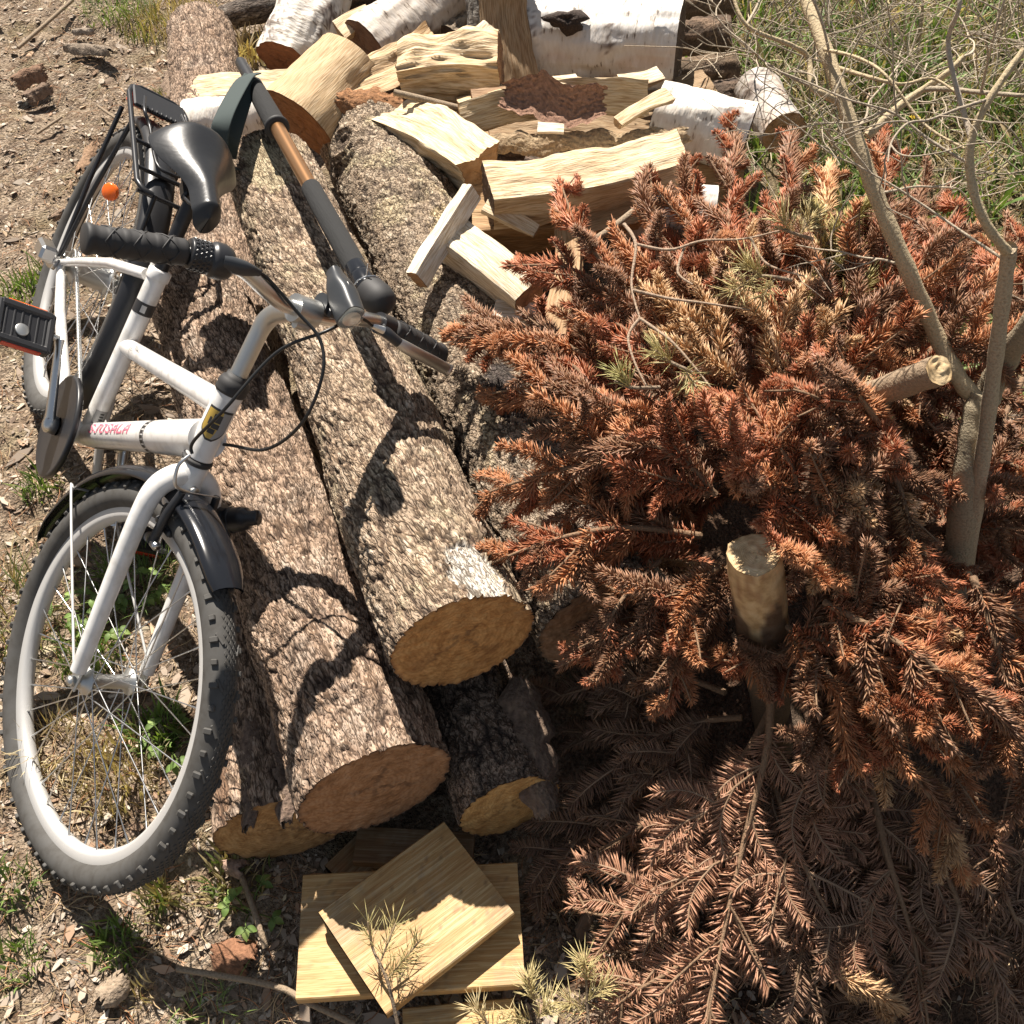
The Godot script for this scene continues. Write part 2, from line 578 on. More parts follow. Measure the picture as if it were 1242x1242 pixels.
func build_logs() -> void:
	# A: the uppermost, nearest the handlebar
	var t := make_log("pine_log", "thick pale barked log lying topmost, white torn patch and amber sawn end", g(328, 205, 0.40), g(560, 780, 0.41), 0.096, 0.110, PINE, 1.0, Color(0.68, 0.40, 0.16), Color(0.34, 0.18, 0.08), [], [[1.215, -0.40, 0.055, 0.042, Color(0.74, 0.70, 0.62)], [1.20, -1.05, 0.08, 0.035, Color(0.55, 0.44, 0.30)], [0.12, 0.2, 0.1, 0.05, Color(0.55, 0.46, 0.30)]])
	# B: lower, beside the front wheel, with the round knot
	make_log("pine_log", "barked log beside the front wheel with a round knot above its dark sawn end", g(232, 345, 0.23), g(459, 957, 0.235), 0.100, 0.120, FLAKY, 2.0, Color(0.46, 0.28, 0.16), Color(0.18, 0.10, 0.06), [[1.12, 0.25, 0.024, 0.009]], [[0.52, 0.4, 0.10, 0.05, Color(0.50, 0.36, 0.26)]])
	# C: under the spruce
	make_log("speckled_log", "rough speckled log half buried under the rusty spruce branches", g(444, 160, 0.36), g(735, 755, 0.35), 0.118, 0.112, SPECKLED, 3.0, Color(0.30, 0.20, 0.13), Color(0.12, 0.08, 0.05), [[0.16, 0.75, 0.035, 0.012], [0.42, 0.0, 0.022, -0.006]], [[1.28, -0.1, 0.10, 0.06, Color(0.42, 0.33, 0.25)], [0.55, -0.35, 0.09, 0.04, Color(0.62, 0.50, 0.30)], [0.98, 0.1, 0.07, 0.03, Color(0.10, 0.08, 0.07)]], 0.0037, "logs stacked beside the bicycle", "flaky_bark")
	# D: underneath, with lichen
	var d := make_log("lichen_log", "dark log with grey lichen discs lying under the topmost log", g(520, 730, 0.12), g(620, 978, 0.135), 0.088, 0.085, DARK, 4.0, Color(0.62, 0.42, 0.18), Color(0.36, 0.22, 0.09), [[0.28, 0.25, 0.018, 0.006]], [[0.40, -1.0, 0.16, 0.035, Color(0.40, 0.29, 0.20)]], 0.0037, "logs stacked beside the bicycle", "flaky_bark")
	lichen(d)
	# E: at the bottom, shredded bark
	make_log("ground_log", "lowest log at the bottom of the stack with shredded bark and pale end", g(244, 40, 0.10), g(338, 1008, 0.10), 0.10, 0.105, FLAKY, 5.0, Color(0.55, 0.36, 0.17), Color(0.30, 0.18, 0.09), [], [[2.60, 0.35, 0.10, 0.012, Color(0.62, 0.47, 0.30)], [2.45, 0.85, 0.12, 0.02, Color(0.40, 0.25, 0.16)]], 0.006)
	# broken bark plates standing on the dark log
	var s := thing("bark_slab", "long splintered slab of grey brown bark leaning on the lichen log", "bark", g(650, 900, 0.0))
	bark_plate(s, g(636, 822, 0.24), g(668, 985, 0.17), 0.10, Vector3(0.35, 0.85, 0.35), 7.0, Color(0.22, 0.155, 0.115), Color(0.40, 0.29, 0.20))
	for q in [[[300, 870, 0.21], [296, 1005, 0.19], 0.05, "strip of shredded bark on the lowest log, nearest the tyre"], [[330, 850, 0.215], [342, 1000, 0.20], 0.045, "strip of shredded bark on the lowest log, beside the knotted log"]]:
		var s3 := thing("bark_strip", q[3], "bark", g(q[1][0], q[1][1], 0.0), "bark strips on the lowest log")
		bark_plate(s3, g(q[0][0], q[0][1], q[0][2]), g(q[1][0], q[1][1], q[1][2]), q[2], Vector3(-0.35, 0.9, 0.1), q[0][0] * 0.01, Color(0.24, 0.17, 0.13), Color(0.40, 0.29, 0.21))

func bark_plate(parent: Node3D, a: Vector3, b: Vector3, width: float, up: Vector3, seed_: float, outer: Color, edge: Color, curl := 0.25, called := "bark") -> void:
	# a curved, ragged plate with real thickness
	a -= parent.position
	b -= parent.position
	var t := (b - a).normalized()
	var y := (up - t * up.dot(t)).normalized()
	var x := y.cross(t)
	var ln := a.distance_to(b)
	var nu := maxi(10, int(ln / 0.006))
	var nv := maxi(8, int(width / 0.005))
	var mb := MB.new()
	for side in 2:
		var p := PackedVector3Array()
		var cs := PackedColorArray()
		for i in nu + 1:
			var u := float(i) / nu
			var w := width * (0.75 + 0.35 * noise_c.get_noise_2d(u * ln * 150.0, seed_ * 31.0)) * (0.55 + 0.45 * smoothstep(0.0, 0.15, u)) * (0.6 + 0.4 * smoothstep(1.0, 0.86, u))
			var shift := width * 0.15 * noise_c.get_noise_2d(u * ln * 90.0, seed_ * 77.0)
			for j in nv + 1:
				var s := float(j) / nv - 0.5
				var ragged := 0.02 * noise_c.get_noise_2d(s * 60.0 + seed_, 9.0) * (1.0 if i > nu / 2 else -1.0) * smoothstep(0.7, 1.0, absf(u - 0.5) * 2.0)
				var hgt := -curl * width * (4.0 * s * s) + 0.004 * noise_c.get_noise_2d(u * ln * 700.0, s * width * 900.0 + seed_ * 13.0)
				var crack := noise_c.get_noise_2d(u * ln * 220.0 + seed_, s * width * 1500.0)
				hgt += 0.003 * crack
				if side == 1:
					hgt -= 0.009 * (1.0 - smoothstep(0.40, 0.5, absf(s))) + 0.001
				p.append(a + t * (u * ln + ragged) + x * (s * w + shift) + y * hgt)
				var co := outer.lerp(edge, smoothstep(0.0, 0.5, crack) * 0.7) if side == 0 else edge
				co = co * (0.8 + 0.4 * noise_c.get_noise_2d(u * ln * 900.0, s * width * 900.0))
				co.a = 1.0
				cs.append(co)
		if side == 1:   # seen from below
			var p2 := PackedVector3Array()
			var c2 := PackedColorArray()
			for i in nu + 1:
				for j in nv + 1:
					p2.append(p[i * (nv + 1) + nv - j])
					c2.append(cs[i * (nv + 1) + nv - j])
			p = p2
			cs = c2
		mb.sheet(p, nu + 1, nv + 1, false, cs)
	part(called, mb, M.bark, parent)

func lichen(d: Node3D) -> void:
	for q in [[566, 838, 0.016], [578, 848, 0.012], [560, 850, 0.010], [585, 892, 0.013], [592, 886, 0.010], [556, 868, 0.006], [588, 945, 0.006]]:
		var mb := MB.new()
		var c := g(q[0], q[1], 0.205) - d.position
		var axis := Vector3(0.12, 1, 0.1).normalized()
		var p := PackedVector3Array()
		var cs := PackedColorArray()
		var fr := Basis.looking_at(axis, Vector3.BACK)
		for i in 5:
			for j in 19:
				var a := TAU * (j % 18) / 18
				var r: float = q[2] * i / 4.0 * (0.85 + 0.3 * sin(a * 3 + q[0]) * 0.5 + 0.12 * sin(a * 7))
				p.append(c + fr * Vector3(cos(a) * r, sin(a) * r, 0) + axis * (0.004 - 0.005 * pow(i / 4.0, 2) + 0.001 * sin(a * 5 + i)))
				cs.append(Color(0.33, 0.33, 0.28).lerp(Color(0.42, 0.42, 0.37), float(i) / 4))
		mb.sheet(p, 5, 19, true, cs)
		part("lichen", mb, M.bark, d)

# ---------------------------------------------------------------- bicycle: x forward, y up, z to the rider's right, on its own wheels
const WHEEL_R := 0.326
const BASE := 1.014
const HEAD := 1.20304   # head angle
const RAKE := 0.044
const STEER := -0.19526
var bike: Node3D

# a point of the steering assembly: s up the steering axis, f forward of it, z to the right
func st(s: float, f: float, z := 0.0) -> Vector3:
	var u := Vector3(-cos(HEAD), sin(HEAD), 0)
	var n := Vector3(sin(HEAD), cos(HEAD), 0)
	var n2 := n * cos(STEER) + Vector3.BACK * sin(STEER)
	var r2 := Vector3.BACK * cos(STEER) - n * sin(STEER)
	return Vector3(BASE, WHEEL_R, 0) - n * RAKE + u * s + n2 * f + r2 * z

func st_axes() -> Basis:
	var o := st(0, 0, 0)
	return Basis(st(0, 1, 0) - o, st(1, 0, 0) - o, st(0, 0, 1) - o)

func to_bike(p: Vector3) -> Vector3:
	return bike.transform.affine_inverse() * p

func wheel(called: String, hub: Vector3, ax: Basis, parent: Node3D, front: bool) -> void:
	# ax.x forward, ax.y up, ax.z along the axle
	var mb := MB.new()
	var rim := []
	for q in [[-.0125, .268], [-.0130, .281], [-.0105, .2815], [-.008, .276], [.008, .276], [.0105, .2815], [.0130, .281], [.0125, .268], [.0095, .262], [0, .2575], [-.0095, .262], [-.0125, .268]]:
		rim.append(Vector2(q[1], q[0]))
	rim.reverse()
	mb.lathe(rim, hub, ax.z, 96, 0, TAU, ax.x)
	var w := part(called, mb, M.rim_silver, parent)
	# tyre
	mb = MB.new()
	var ty := []
	for k in 21:
		var a := lerpf(-2.62, 2.62, k / 20.0)
		ty.append(Vector2(0.3005 + 0.0245 * cos(a), 0.0245 * sin(a)))
	ty.reverse()
	mb.lathe(ty, hub, ax.z, 120, 0, TAU, ax.x)
	# tread: shoulder lugs, and rows of fine centre blocks
	var lugs := 62
	for k in lugs:
		for s: float in [-1.0, 1.0]:
			var a := TAU * (k + (0.5 if s > 0 else 0.0)) / lugs
			var out := ax.x * cos(a) + ax.y * sin(a)
			var tan := -ax.x * sin(a) + ax.y * cos(a)
			var ph := 0.95
			var nrm := (out * cos(ph) + ax.z * s * sin(ph)).normalized()
			var at := hub + out * (0.3005 + 0.0255 * cos(ph)) + ax.z * s * 0.0255 * sin(ph)
			var side := tan
			var lat := nrm.cross(side).normalized()
			mb.box(at, Vector3(0.0085, 0.007, 0.0095 if k % 2 else 0.013), Basis(side, nrm, lat), 0.0012)
			if k % 2 == 0:
				ph = 0.62
				nrm = (out * cos(ph) + ax.z * s * sin(ph)).normalized()
				at = hub + out * (0.3005 + 0.0248 * cos(ph)) + ax.z * s * 0.0248 * sin(ph)
				mb.box(at, Vector3(0.02, 0.004, 0.004), Basis(tan.rotated(nrm, 0.5 * s), nrm, nrm.cross(tan.rotated(nrm, 0.5 * s))), 0.0008)
	for row in 5:
		for k in 150:
			var a := TAU * (k + 0.5 * (row % 2)) / 150
			var ph := (row - 2) * 0.17
			var out := ax.x * cos(a) + ax.y * sin(a)
			var tan := -ax.x * sin(a) + ax.y * cos(a)
			var nrm := (out * cos(ph) + ax.z * sin(ph)).normalized()
			var at := hub + out * (0.3005 + 0.0245 * cos(ph)) + ax.z * 0.0245 * sin(ph)
			var tr := tan.rotated(nrm, 0.785)
			var h := 0.0022
			var top := []
			for q in [[1, 0], [0, 1], [-1, 0], [0, -1]]:
				top.append(at + nrm * 0.0012 + tan * q[0] * h * 2.0 + tan.cross(nrm) * q[1] * h * 0.85)
			mb.face(top, nrm)
			for q in 4:
				var e0: Vector3 = top[q]
				var e1: Vector3 = top[(q + 1) % 4]
				mb.face([e0, e1, e1 - nrm * 0.002, e0 - nrm * 0.002], ((e0 + e1) * 0.5 - at).normalized())
	part("tyre", mb, M.tyre_rubber, w)
	# hub
	mb = MB.new()
	var hp := []
	if front:
		for q in [[0.0, -.062], [.005, -.062], [.005, -.05], [.012, -.05], [.013, -.043], [.022, -.040], [.022, -.035], [.012, -.030], [.011, .030], [.022, .035], [.022, .040], [.013, .043], [.012, .05], [.005, .05], [.005, .062], [0.0, .062]]:
			hp.append(Vector2(q[0], q[1]))
	else:
		for q in [[0.0, -.075], [.006, -.075], [.006, -.058], [.018, -.056], [.034, -.040], [.034, -.035], [.028, -.030], [.028, .026], [.036, .032], [.036, .037], [.018, .045], [.018, .056], [.006, .058], [.006, .08], [0.0, .08]]:
			hp.append(Vector2(q[0], q[1]))
	mb.lathe(hp, hub, ax.z, 24, 0, TAU, ax.x)
	part("hub", mb, M.brushed, w)
	# spokes: one mesh, thirty-six places
	var hr := 0.021 if front else 0.033
	for k in 36:
		var s := 1.0 if k % 2 else -1.0
		var ga := TAU * k / 36.0
		var cross := (1.0 if (k / 2) % 2 else -1.0) * 1.05
		var h0 := hub + (ax.x * cos(ga + cross) + ax.y * sin(ga + cross)) * hr + ax.z * s * 0.0375
		var h1 := hub + (ax.x * cos(ga) + ax.y * sin(ga)) * 0.260 + ax.z * s * 0.002
		mb = MB.new()
		mb.tube([h0, h0.lerp(h1, 0.93), h0.lerp(h1, 0.935), h1], [0.00115, 0.00115, 0.0018, 0.0018], 6)
		part("spoke", mb, M.silver, w)
	if not front:
		mb = MB.new()
		var rc := hub + ax.y * 0.175 + ax.x * -0.055 + ax.z * 0.03
		mb.lathe([Vector2(0, 0.006), Vector2(0.015, 0.006), Vector2(0.018, 0.003), Vector2(0.018, -0.004), Vector2(0.014, -0.007), Vector2(0, -0.007)], rc, (ax.z + ax.x * 0.9 + ax.y * 0.4), 24)
		part("spoke_reflector", mb, M.amber, w, "round orange reflector between the spokes")

func fender(mb: MB, hub: Vector3, ax: Basis, r: float, a0: float, a1: float, half := 0.029) -> void:
	var p := PackedVector3Array()
	var n := 40
	var prof := [[-1.0, -0.016], [-0.97, -0.011], [-0.85, -0.004], [-0.5, 0.002], [0.0, 0.0045], [0.5, 0.002], [0.85, -0.004], [0.97, -0.011], [1.0, -0.016], [0.93, -0.014], [0.8, -0.0075], [0.4, -0.001], [0.0, 0.001], [-0.4, -0.001], [-0.8, -0.0075], [-0.93, -0.014], [-1.0, -0.016]]
	for i in n + 1:
		var a := lerpf(a0, a1, float(i) / n)
		var end := minf(i, n - i) / 3.0
		var hw := half * (0.72 + 0.28 * sqrt(clampf(end, 0, 1)))
		for q in prof:
			p.append(hub + (ax.x * cos(a) + ax.y * sin(a)) * (r + q[1]) + ax.z * q[0] * hw)
	mb.sheet(p, n + 1, prof.size(), true)

# flat lettering laid on a tube: quads mapped round it
func tube_print(mb: MB, a: Vector3, b: Vector3, r: float, x: Vector3, u0: float, u1: float, t0: float, t1: float, steps := 6) -> void:
	var d := (b - a).normalized()
	x = (x - d * x.dot(d)).normalized()
	var y := d.cross(x)
	var p := PackedVector3Array()
	for i in 2:
		for k in steps + 1:
			var th := lerpf(t0, t1, float(k) / steps)
			p.append(a + d * (u0 if i == 0 else u1) + (x * cos(th) + y * sin(th)) * r)
	mb.sheet(p, 2, steps + 1)

const GLYPH := {
	"S": ["01110", "10001", "01000", "00110", "00001", "10001", "01110"], "J": ["00111", "00010", "00010", "00010", "00010", "10010", "01100"],
	"O": ["01110", "10001", "10001", "10001", "10001", "10001", "01110"], "A": ["00100", "01010", "01010", "10001", "11111", "10001", "10001"],
	"L": ["10000", "10000", "10000", "10000", "10000", "10001", "11111"], "T": ["11111", "00100", "00100", "00100", "00100", "00100", "00100"],
	"U": ["10001", "10001", "10001", "10001", "10001", "10001", "01110"], "E": ["11111", "10000", "10000", "11110", "10000", "10000", "11111"],
	"I": ["01110", "00100", "00100", "00100", "00100", "00100", "01110"], "N": ["10001", "11001", "11001", "10101", "10011", "10011", "10001"],
}

func letters(mb: MB, word: String, a: Vector3, b: Vector3, r: float, x: Vector3, u0: float, size: float, slant := 0.0, flip := 1.0, swell := 0.0, wide := 1.15) -> void:
	# word runs along a>b from u0; letter height goes round the tube; flip -1 reads the other way
	var px := size / 7.0
	for i in word.length():
		if not GLYPH.has(word[i]):
			continue
		for row in 7:
			var line: String = GLYPH[word[i]][row]
			var k := 0
			while k < 5:
				if line[k] == "1":
					var e := k
					while e < 5 and line[e] == "1":
						e += 1
					var u := u0 + (i * 6.3 + k) * px * wide
					var th := flip * (3.5 - row) * px / r
					tube_print(mb, a, b, r + swell * u, x, u + slant * (3 - row) * px, u + (e - k) * px * wide + slant * (3 - row) * px, th, th - flip * px * 1.12 / r, 2)
					k = e
				k += 1

func build_bike() -> void:
	bike = thing("bicycle", "white bicycle with black saddle and rear rack leaning against the log stack", "bicycle", Vector3(-1.1065, -0.0039, -1.7997))
	bike.basis = Basis(Vector3(0.24997, -0.01899, 0.96807), Vector3(0.61791, 0.77288, -0.14439), Vector3(-0.74545, 0.63427, 0.20493)).orthonormalized()
	var rear := Vector3(0, WHEEL_R, 0)
	var fax := st_axes()
	var front := st(0, RAKE)
	var flat := Basis(Vector3.RIGHT, Vector3.UP, Vector3.BACK)
	wheel("front_wheel", front, fax, bike, true)
	wheel("rear_wheel", rear, flat, bike, false)
	# frame
	var bb := Vector3(0.445, 0.292, 0)
	var stop := Vector3(0.318, 0.615, 0)
	var tj := Vector3(0.374, 0.472, 0)
	var ht := st(0.512, 0)
	var hb := st(0.401, 0)
	var hu := (ht - hb).normalized()
	var d0 := bb + Vector3(0.01, 0.012, 0)
	var d1 := hb + hu * 0.030
	var t1 := ht - hu * 0.022
	var mb := MB.new()
	mb.tube([bb, bb.lerp(stop, 0.5), stop], 0.0185, 20)
	var fr := part("frame", mb, M.white_paint, bike)
	mb = MB.new()
	mb.lathe([Vector2(0, -0.002), Vector2(0.021, -0.002), Vector2(0.022, 0.0), Vector2(0.021, 0.012), Vector2(0.021, 0.10), Vector2(0.022, 0.111), Vector2(0.021, 0.113), Vector2(0, 0.113)], hb, hu, 28)
	part("head_tube", mb, M.white_paint, fr)
	mb = MB.new()
	mb.tube([d0, d0.lerp(d1, 0.3), d0.lerp(d1, 0.8), d1], [0.0225, 0.025, 0.030, 0.031], 24, true)
	part("down_tube", mb, M.white_paint, fr)
	mb = MB.new()
	mb.tube([tj, tj.lerp(t1, 0.5), t1], [0.0165, 0.018, 0.02], 24)
	part("top_tube", mb, M.white_paint, fr)
	mb = MB.new()
	mb.lathe([Vector2(0, -0.036), Vector2(0.019, -0.036), Vector2(0.021, -0.03), Vector2(0.021, 0.03), Vector2(0.019, 0.036), Vector2(0, 0.036)], bb, Vector3.BACK, 24)
	part("bottom_bracket", mb, M.white_paint, fr)
	for s: float in [-1.0, 1.0]:
		mb = MB.new()
		mb.tube([stop - Vector3(0.006, 0.025, 0) + Vector3(-0.012, 0, 0.012 * s), Vector3(0.21, 0.52, 0.047 * s), Vector3(0.1, 0.42, 0.058 * s), rear + Vector3(0.012, 0.012, 0.062 * s)], [0.011, 0.0105, 0.0095, 0.008], 14)
		part("seat_stay", mb, M.white_paint, fr)
		mb = MB.new()
		mb.tube([bb + Vector3(-0.012, 0, 0.022 * s), Vector3(0.34, 0.296, 0.044 * s), Vector3(0.14, 0.315, 0.060 * s), rear + Vector3(0.01, 0, 0.062 * s)], [0.0125, 0.012, 0.011, 0.009], 14)
		part("chain_stay", mb, M.white_paint, fr)
		mb = MB.new()
		mb.box(rear + Vector3(0.008, 0.004, 0.062 * s), Vector3(0.045, 0.035, 0.005), Basis.IDENTITY, 0.002)
		mb.lathe([Vector2(0.0, 0.008), Vector2(0.009, 0.007), Vector2(0.0095, 0.0), Vector2(0.0, 0.0)], rear + Vector3(0, 0, 0.064 * s), Vector3(0, 0, s), 6)
		part("dropout", mb, M.brushed, fr)
	# prints: the maker's word, bands, stickers
	var sight := to_bike(EYE)
	var face_x := sight - d0.lerp(d1, 0.4)
	var rr := 0.0242
	mb = MB.new()
	letters(mb, "SJOSALA", d0, d1, rr, face_x + Vector3(0, 0.55, 0), 0.062, 0.0185, 0.25, -1.0, 0.012, 1.9)
	part("lettering", mb, M.print_pink, fr, "pink word on the down tube")
	mb = MB.new()
	var dl := d0.distance_to(d1)
	for k in 11:
		tube_print(mb, d0, d1, 0.0288, face_x, dl * 0.62, dl * 0.62 + 0.011, -1.6 + k * 0.3, -1.6 + k * 0.3 + 0.2, 2)
	for e in [-0.002, 0.013]:
		tube_print(mb, d0, d1, 0.0288, face_x, dl * 0.62 + e, dl * 0.62 + e + 0.0016, -1.8, 1.8, 16)
	part("check_band", mb, M.print_black, fr)
	mb = MB.new()
	var sx := sight - tj
	tube_print(mb, tj, t1, 0.0193, sx, 0.078, 0.0796, -1.7, 1.7, 16)
	letters(mb, "TULL", tj, t1, 0.0193, sx + Vector3(0, 0.35, 0), 0.093, 0.008, 0.0, -1.0)
	letters(mb, "II", tj, t1, 0.0193, sx + Vector3(0, 0.0, 0), 0.086, 0.005, 0.0, -1.0)
	part("small_print", mb, M.print_black, fr)
	mb = MB.new()
	var st_len := bb.distance_to(stop)
	tube_print(mb, bb, stop, 0.0190, sight - bb.lerp(stop, 0.6), st_len - 0.082, st_len - 0.058, -1.9, 1.9, 18)
	part("seat_tube_band", mb, M.print_black, fr)
	mb = MB.new()
	tube_print(mb, bb, stop, 0.0192, sight - bb.lerp(stop, 0.6), st_len - 0.077, st_len - 0.063, -0.25, 0.25, 4)
	part("band_emblem", mb, M.rim_silver, fr)
	mb = MB.new()
	tube_print(mb, bb, stop, 0.0189, sight - bb, 0.03, 0.062, -0.2, 1.2, 8)
	part("sticker", mb, M.print_grey, fr, "grey sticker low on the seat tube")
	mb = MB.new()
	for k in 4:
		tube_print(mb, bb, stop, 0.0192, sight - bb, 0.036 + 0.006 * k, 0.039 + 0.006 * k, 0.35, 0.75, 3)
	part("sticker_print", mb, M.print_black, fr)
	# head badge: gold shield with a dark figure, outlined
	var hx := Vector3(1, 0.0, 0.35)
	for q in [[0.0216, 0.035, 0.088, -0.95, 0.95, "print_black", "badge_outline"], [0.0219, 0.0385, 0.0845, -0.88, 0.25, "print_gold", "head_badge"], [0.0219, 0.0385, 0.0845, 0.25, 0.88, "print_grey", "head_badge"]]:
		mb = MB.new()
		var hd := hu
		var x := (hx - hd * hx.dot(hd)).normalized()
		var y := hd.cross(x)
		var p := PackedVector3Array()
		for i in 13:
			for k in 9:
				var f := i / 12.0
				var nar := 1.0 - 0.75 * pow(clampf((0.35 - f) / 0.35, 0, 1), 1.6)
				var th := lerpf(q[3], q[4], k / 8.0) * nar
				p.append(hb + hd * lerpf(q[1], q[2], f) + (x * cos(th) + y * sin(th)) * q[0])
		mb.sheet(p, 13, 9)
		part(q[6], mb, M[q[5]], fr)
	mb = MB.new()
	for k in [[0.066, 0.079, -0.30, 0.28], [0.056, 0.064, -0.22, 0.30], [0.047, 0.055, -0.34, 0.14], [0.060, 0.072, -0.55, -0.38]]:
		tube_print(mb, hb, ht, 0.0222, hx, k[0], k[1], k[2], k[3], 5)
	part("badge_figure", mb, M.print_black, fr)
	# headset
	mb = MB.new()
	mb.lathe([Vector2(0, 0), Vector2(0.0235, 0), Vector2(0.0245, 0.004), Vector2(0.0235, 0.009), Vector2(0.0245, 0.012), Vector2(0.0235, 0.017), Vector2(0.021, 0.022), Vector2(0.0175, 0.025), Vector2(0.0165, 0.031), Vector2(0.0, 0.031)], ht + hu * 0.001, hu, 28)
	mb.lathe([Vector2(0, -0.012), Vector2(0.0225, -0.012), Vector2(0.0245, -0.008), Vector2(0.0235, -0.003), Vector2(0, -0.003)], hb, hu, 28)
	part("headset", mb, M.black_rubber, bike)
	# fork
	mb = MB.new()
	mb.lathe([Vector2(0, 0.300), Vector2(0.019, 0.300), Vector2(0.025, 0.318), Vector2(0.025, 0.345), Vector2(0.0225, 0.37), Vector2(0.0215, 0.389), Vector2(0, 0.389)], st(0, 0.0), st(1, 0) - st(0, 0), 26)
	var fk := part("fork", mb, M.white_paint, bike)
	for s: float in [-1.0, 1.0]:
		mb = MB.new()
		var pts := smooth_path([st(0.362, 0.0, 0.0), st(0.360, 0.001, 0.022 * s), st(0.338, 0.005, 0.047 * s), st(0.29, 0.012, 0.057 * s), st(0.16, 0.027, 0.059 * s), st(0.02, RAKE, 0.059 * s)], 6)
		var rad := []
		for k in pts.size():
			rad.append(lerpf(0.019, 0.0125, clampf((k - 6) / 24.0, 0, 1)))
		mb.tube(pts, rad, 18)
		part("fork_leg", mb, M.white_paint, fk)
		mb = MB.new()
		mb.box(st(0.004, RAKE, 0.057 * s), Vector3(0.024, 0.036, 0.005), fax, 0.002)
		mb.lathe([Vector2(0, 0.010), Vector2(0.0085, 0.009), Vector2(0.009, 0.0), Vector2(0, 0)], st(0, RAKE, 0.059 * s), fax.z * s, 6)
		part("dropout", mb, M.brushed, fk)
	mb = MB.new()
	mb.lathe([Vector2(0, 0.004), Vector2(0.008, 0.004), Vector2(0.009, 0), Vector2(0, 0)], st(0.352, 0.026, 0.0), fax.x, 6)
	part("crown_bolt", mb, M.brushed, fk)
	# mudguards
	mb = MB.new()
	fender(mb, front, fax, 0.346, deg_to_rad(61), deg_to_rad(172), 0.034)
	var mg := part("front_mudguard", mb, M.gloss_black, bike)
	for s: float in [-1.0, 1.0]:
		mb = MB.new()
		var aa := deg_to_rad(146)
		var m0 := front + (fax.x * cos(aa) + fax.y * sin(aa)) * 0.336
		mb.tube(smooth_path([m0 + fax.z * 0.004 * s, m0 + fax.z * 0.030 * s, m0.lerp(front, 0.06) + fax.z * 0.037 * s, front + fax.z * 0.066 * s + fax.y * 0.02], 5), 0.0024, 8)
		part("mudguard_stay", mb, M.rim_silver, mg)
	mb = MB.new()
	fender(mb, rear, flat, 0.345, deg_to_rad(-12), deg_to_rad(128), 0.031)
	mg = part("rear_mudguard", mb, M.black_plastic, bike)
	for s: float in [-1.0, 1.0]:
		mb = MB.new()
		mb.tube([Vector3(-0.225, 0.60, 0.042 * s), Vector3(-0.12, 0.465, 0.058 * s), Vector3(-0.012, 0.335, 0.068 * s)], 0.0052, 10)
		part("mudguard_stay", mb, M.black_metal, mg)
	# front brake
	mb = MB.new()
	for s: float in [-1.0, 1.0]:
		mb.tube([st(0.26, 0.035, 0.034 * s), st(0.32, 0.042, 0.036 * s), st(0.358, 0.044, 0.030 * s)], [0.008, 0.007, 0.006], 10)
		mb.box(st(0.287, 0.03, 0.022 * s), Vector3(0.05, 0.012, 0.012), fax, 0.003)
	var br := part("front_brake", mb, M.black_plastic, bike)
	mb = MB.new()
	mb.tube([st(0.358, 0.044, 0.034), st(0.358, 0.044, -0.034)], 0.0011, 6)
	mb.tube(smooth_path([st(0.415, 0.035, 0.040), st(0.395, 0.038, 0.052), st(0.366, 0.044, 0.046), st(0.358, 0.044, 0.020)], 6), 0.0027, 8)
	part("brake_noodle", mb, M.silver, br)
	mb = MB.new()
	for s: float in [-1.0, 1.0]:
		mb.lathe([Vector2(0, 0.012), Vector2(0.007, 0.012), Vector2(0.0075, 0), Vector2(0, 0)], st(0.262, 0.040, 0.034 * s), fax.x, 10)
	part("brake_bolt", mb, M.silver, br)
	# dynamo on the far side of the fork
	mb = MB.new()
	var dz := st(0.315, 0.03, -0.085)
	mb.lathe([Vector2(0, -0.045), Vector2(0.017, -0.045), Vector2(0.020, -0.04), Vector2(0.020, 0.02), Vector2(0.018, 0.022), Vector2(0.018, 0.03), Vector2(0.012, 0.034), Vector2(0.012, 0.05), Vector2(0, 0.05)], dz, (fax.y * 0.6 + fax.x * 0.7 - fax.z * 0.3), 22)
	for k in 4:
		mb.lathe([Vector2(0.0195, -0.002), Vector2(0.022, 0), Vector2(0.0195, 0.002)], dz + (fax.y * 0.6 + fax.x * 0.7 - fax.z * 0.3).normalized() * (k * 0.011 - 0.03), (fax.y * 0.6 + fax.x * 0.7 - fax.z * 0.3), 22)
	mb.box(st(0.32, 0.015, -0.065), Vector3(0.018, 0.02, 0.04), fax, 0.003)
	part("dynamo", mb, M.black_plastic, bike)
	# stem and handlebar
	mb = MB.new()
	mb.tube(smooth_path([st(0.53, 0), st(0.60, 0), st(0.632, 0.002), st(0.652, 0.014), st(0.668, 0.035), st(0.684, 0.066)], 5), [.0135, .0135, .0135, .0135, .0135, .0135, .0135, .0135, .0138, .014, .0145, .0145, .0145, .0145, .0145, .0145, .015, .015, .0155, .016, .016, .016, .016, .017, .018, .018], 18)
	mb.tube([st(0.687, 0.074, 0.019), st(0.687, 0.074, -0.019)], 0.0205, 20)
	mb.tube([st(0.668, 0.083, 0.012), st(0.668, 0.083, -0.012)], 0.007, 12)
	part("stem", mb, M.brushed, bike)
	mb = MB.new()
	var bar := []
	for q in [[.307, .673, .035], [.25, .687, .041], [.185, .702, .051], [.15, .711, .062], [.115, .712, .070], [.075, .698, .075], [.04, .688, .0745], [0.0, .687, .074]]:
		bar.append(st(q[1], q[2], q[0]))
	for q in [[.04, .688, .0745], [.075, .698, .073], [.115, .704, .066], [.15, .704, .058], [.185, .698, .050], [.25, .688, .041], [.307, .681, .034]]:
		bar.append(st(q[1], q[2], -q[0]))
	mb.tube(smooth_path(bar, 6), 0.0112, 16)
	part("handlebar", mb, M.silver, bike)
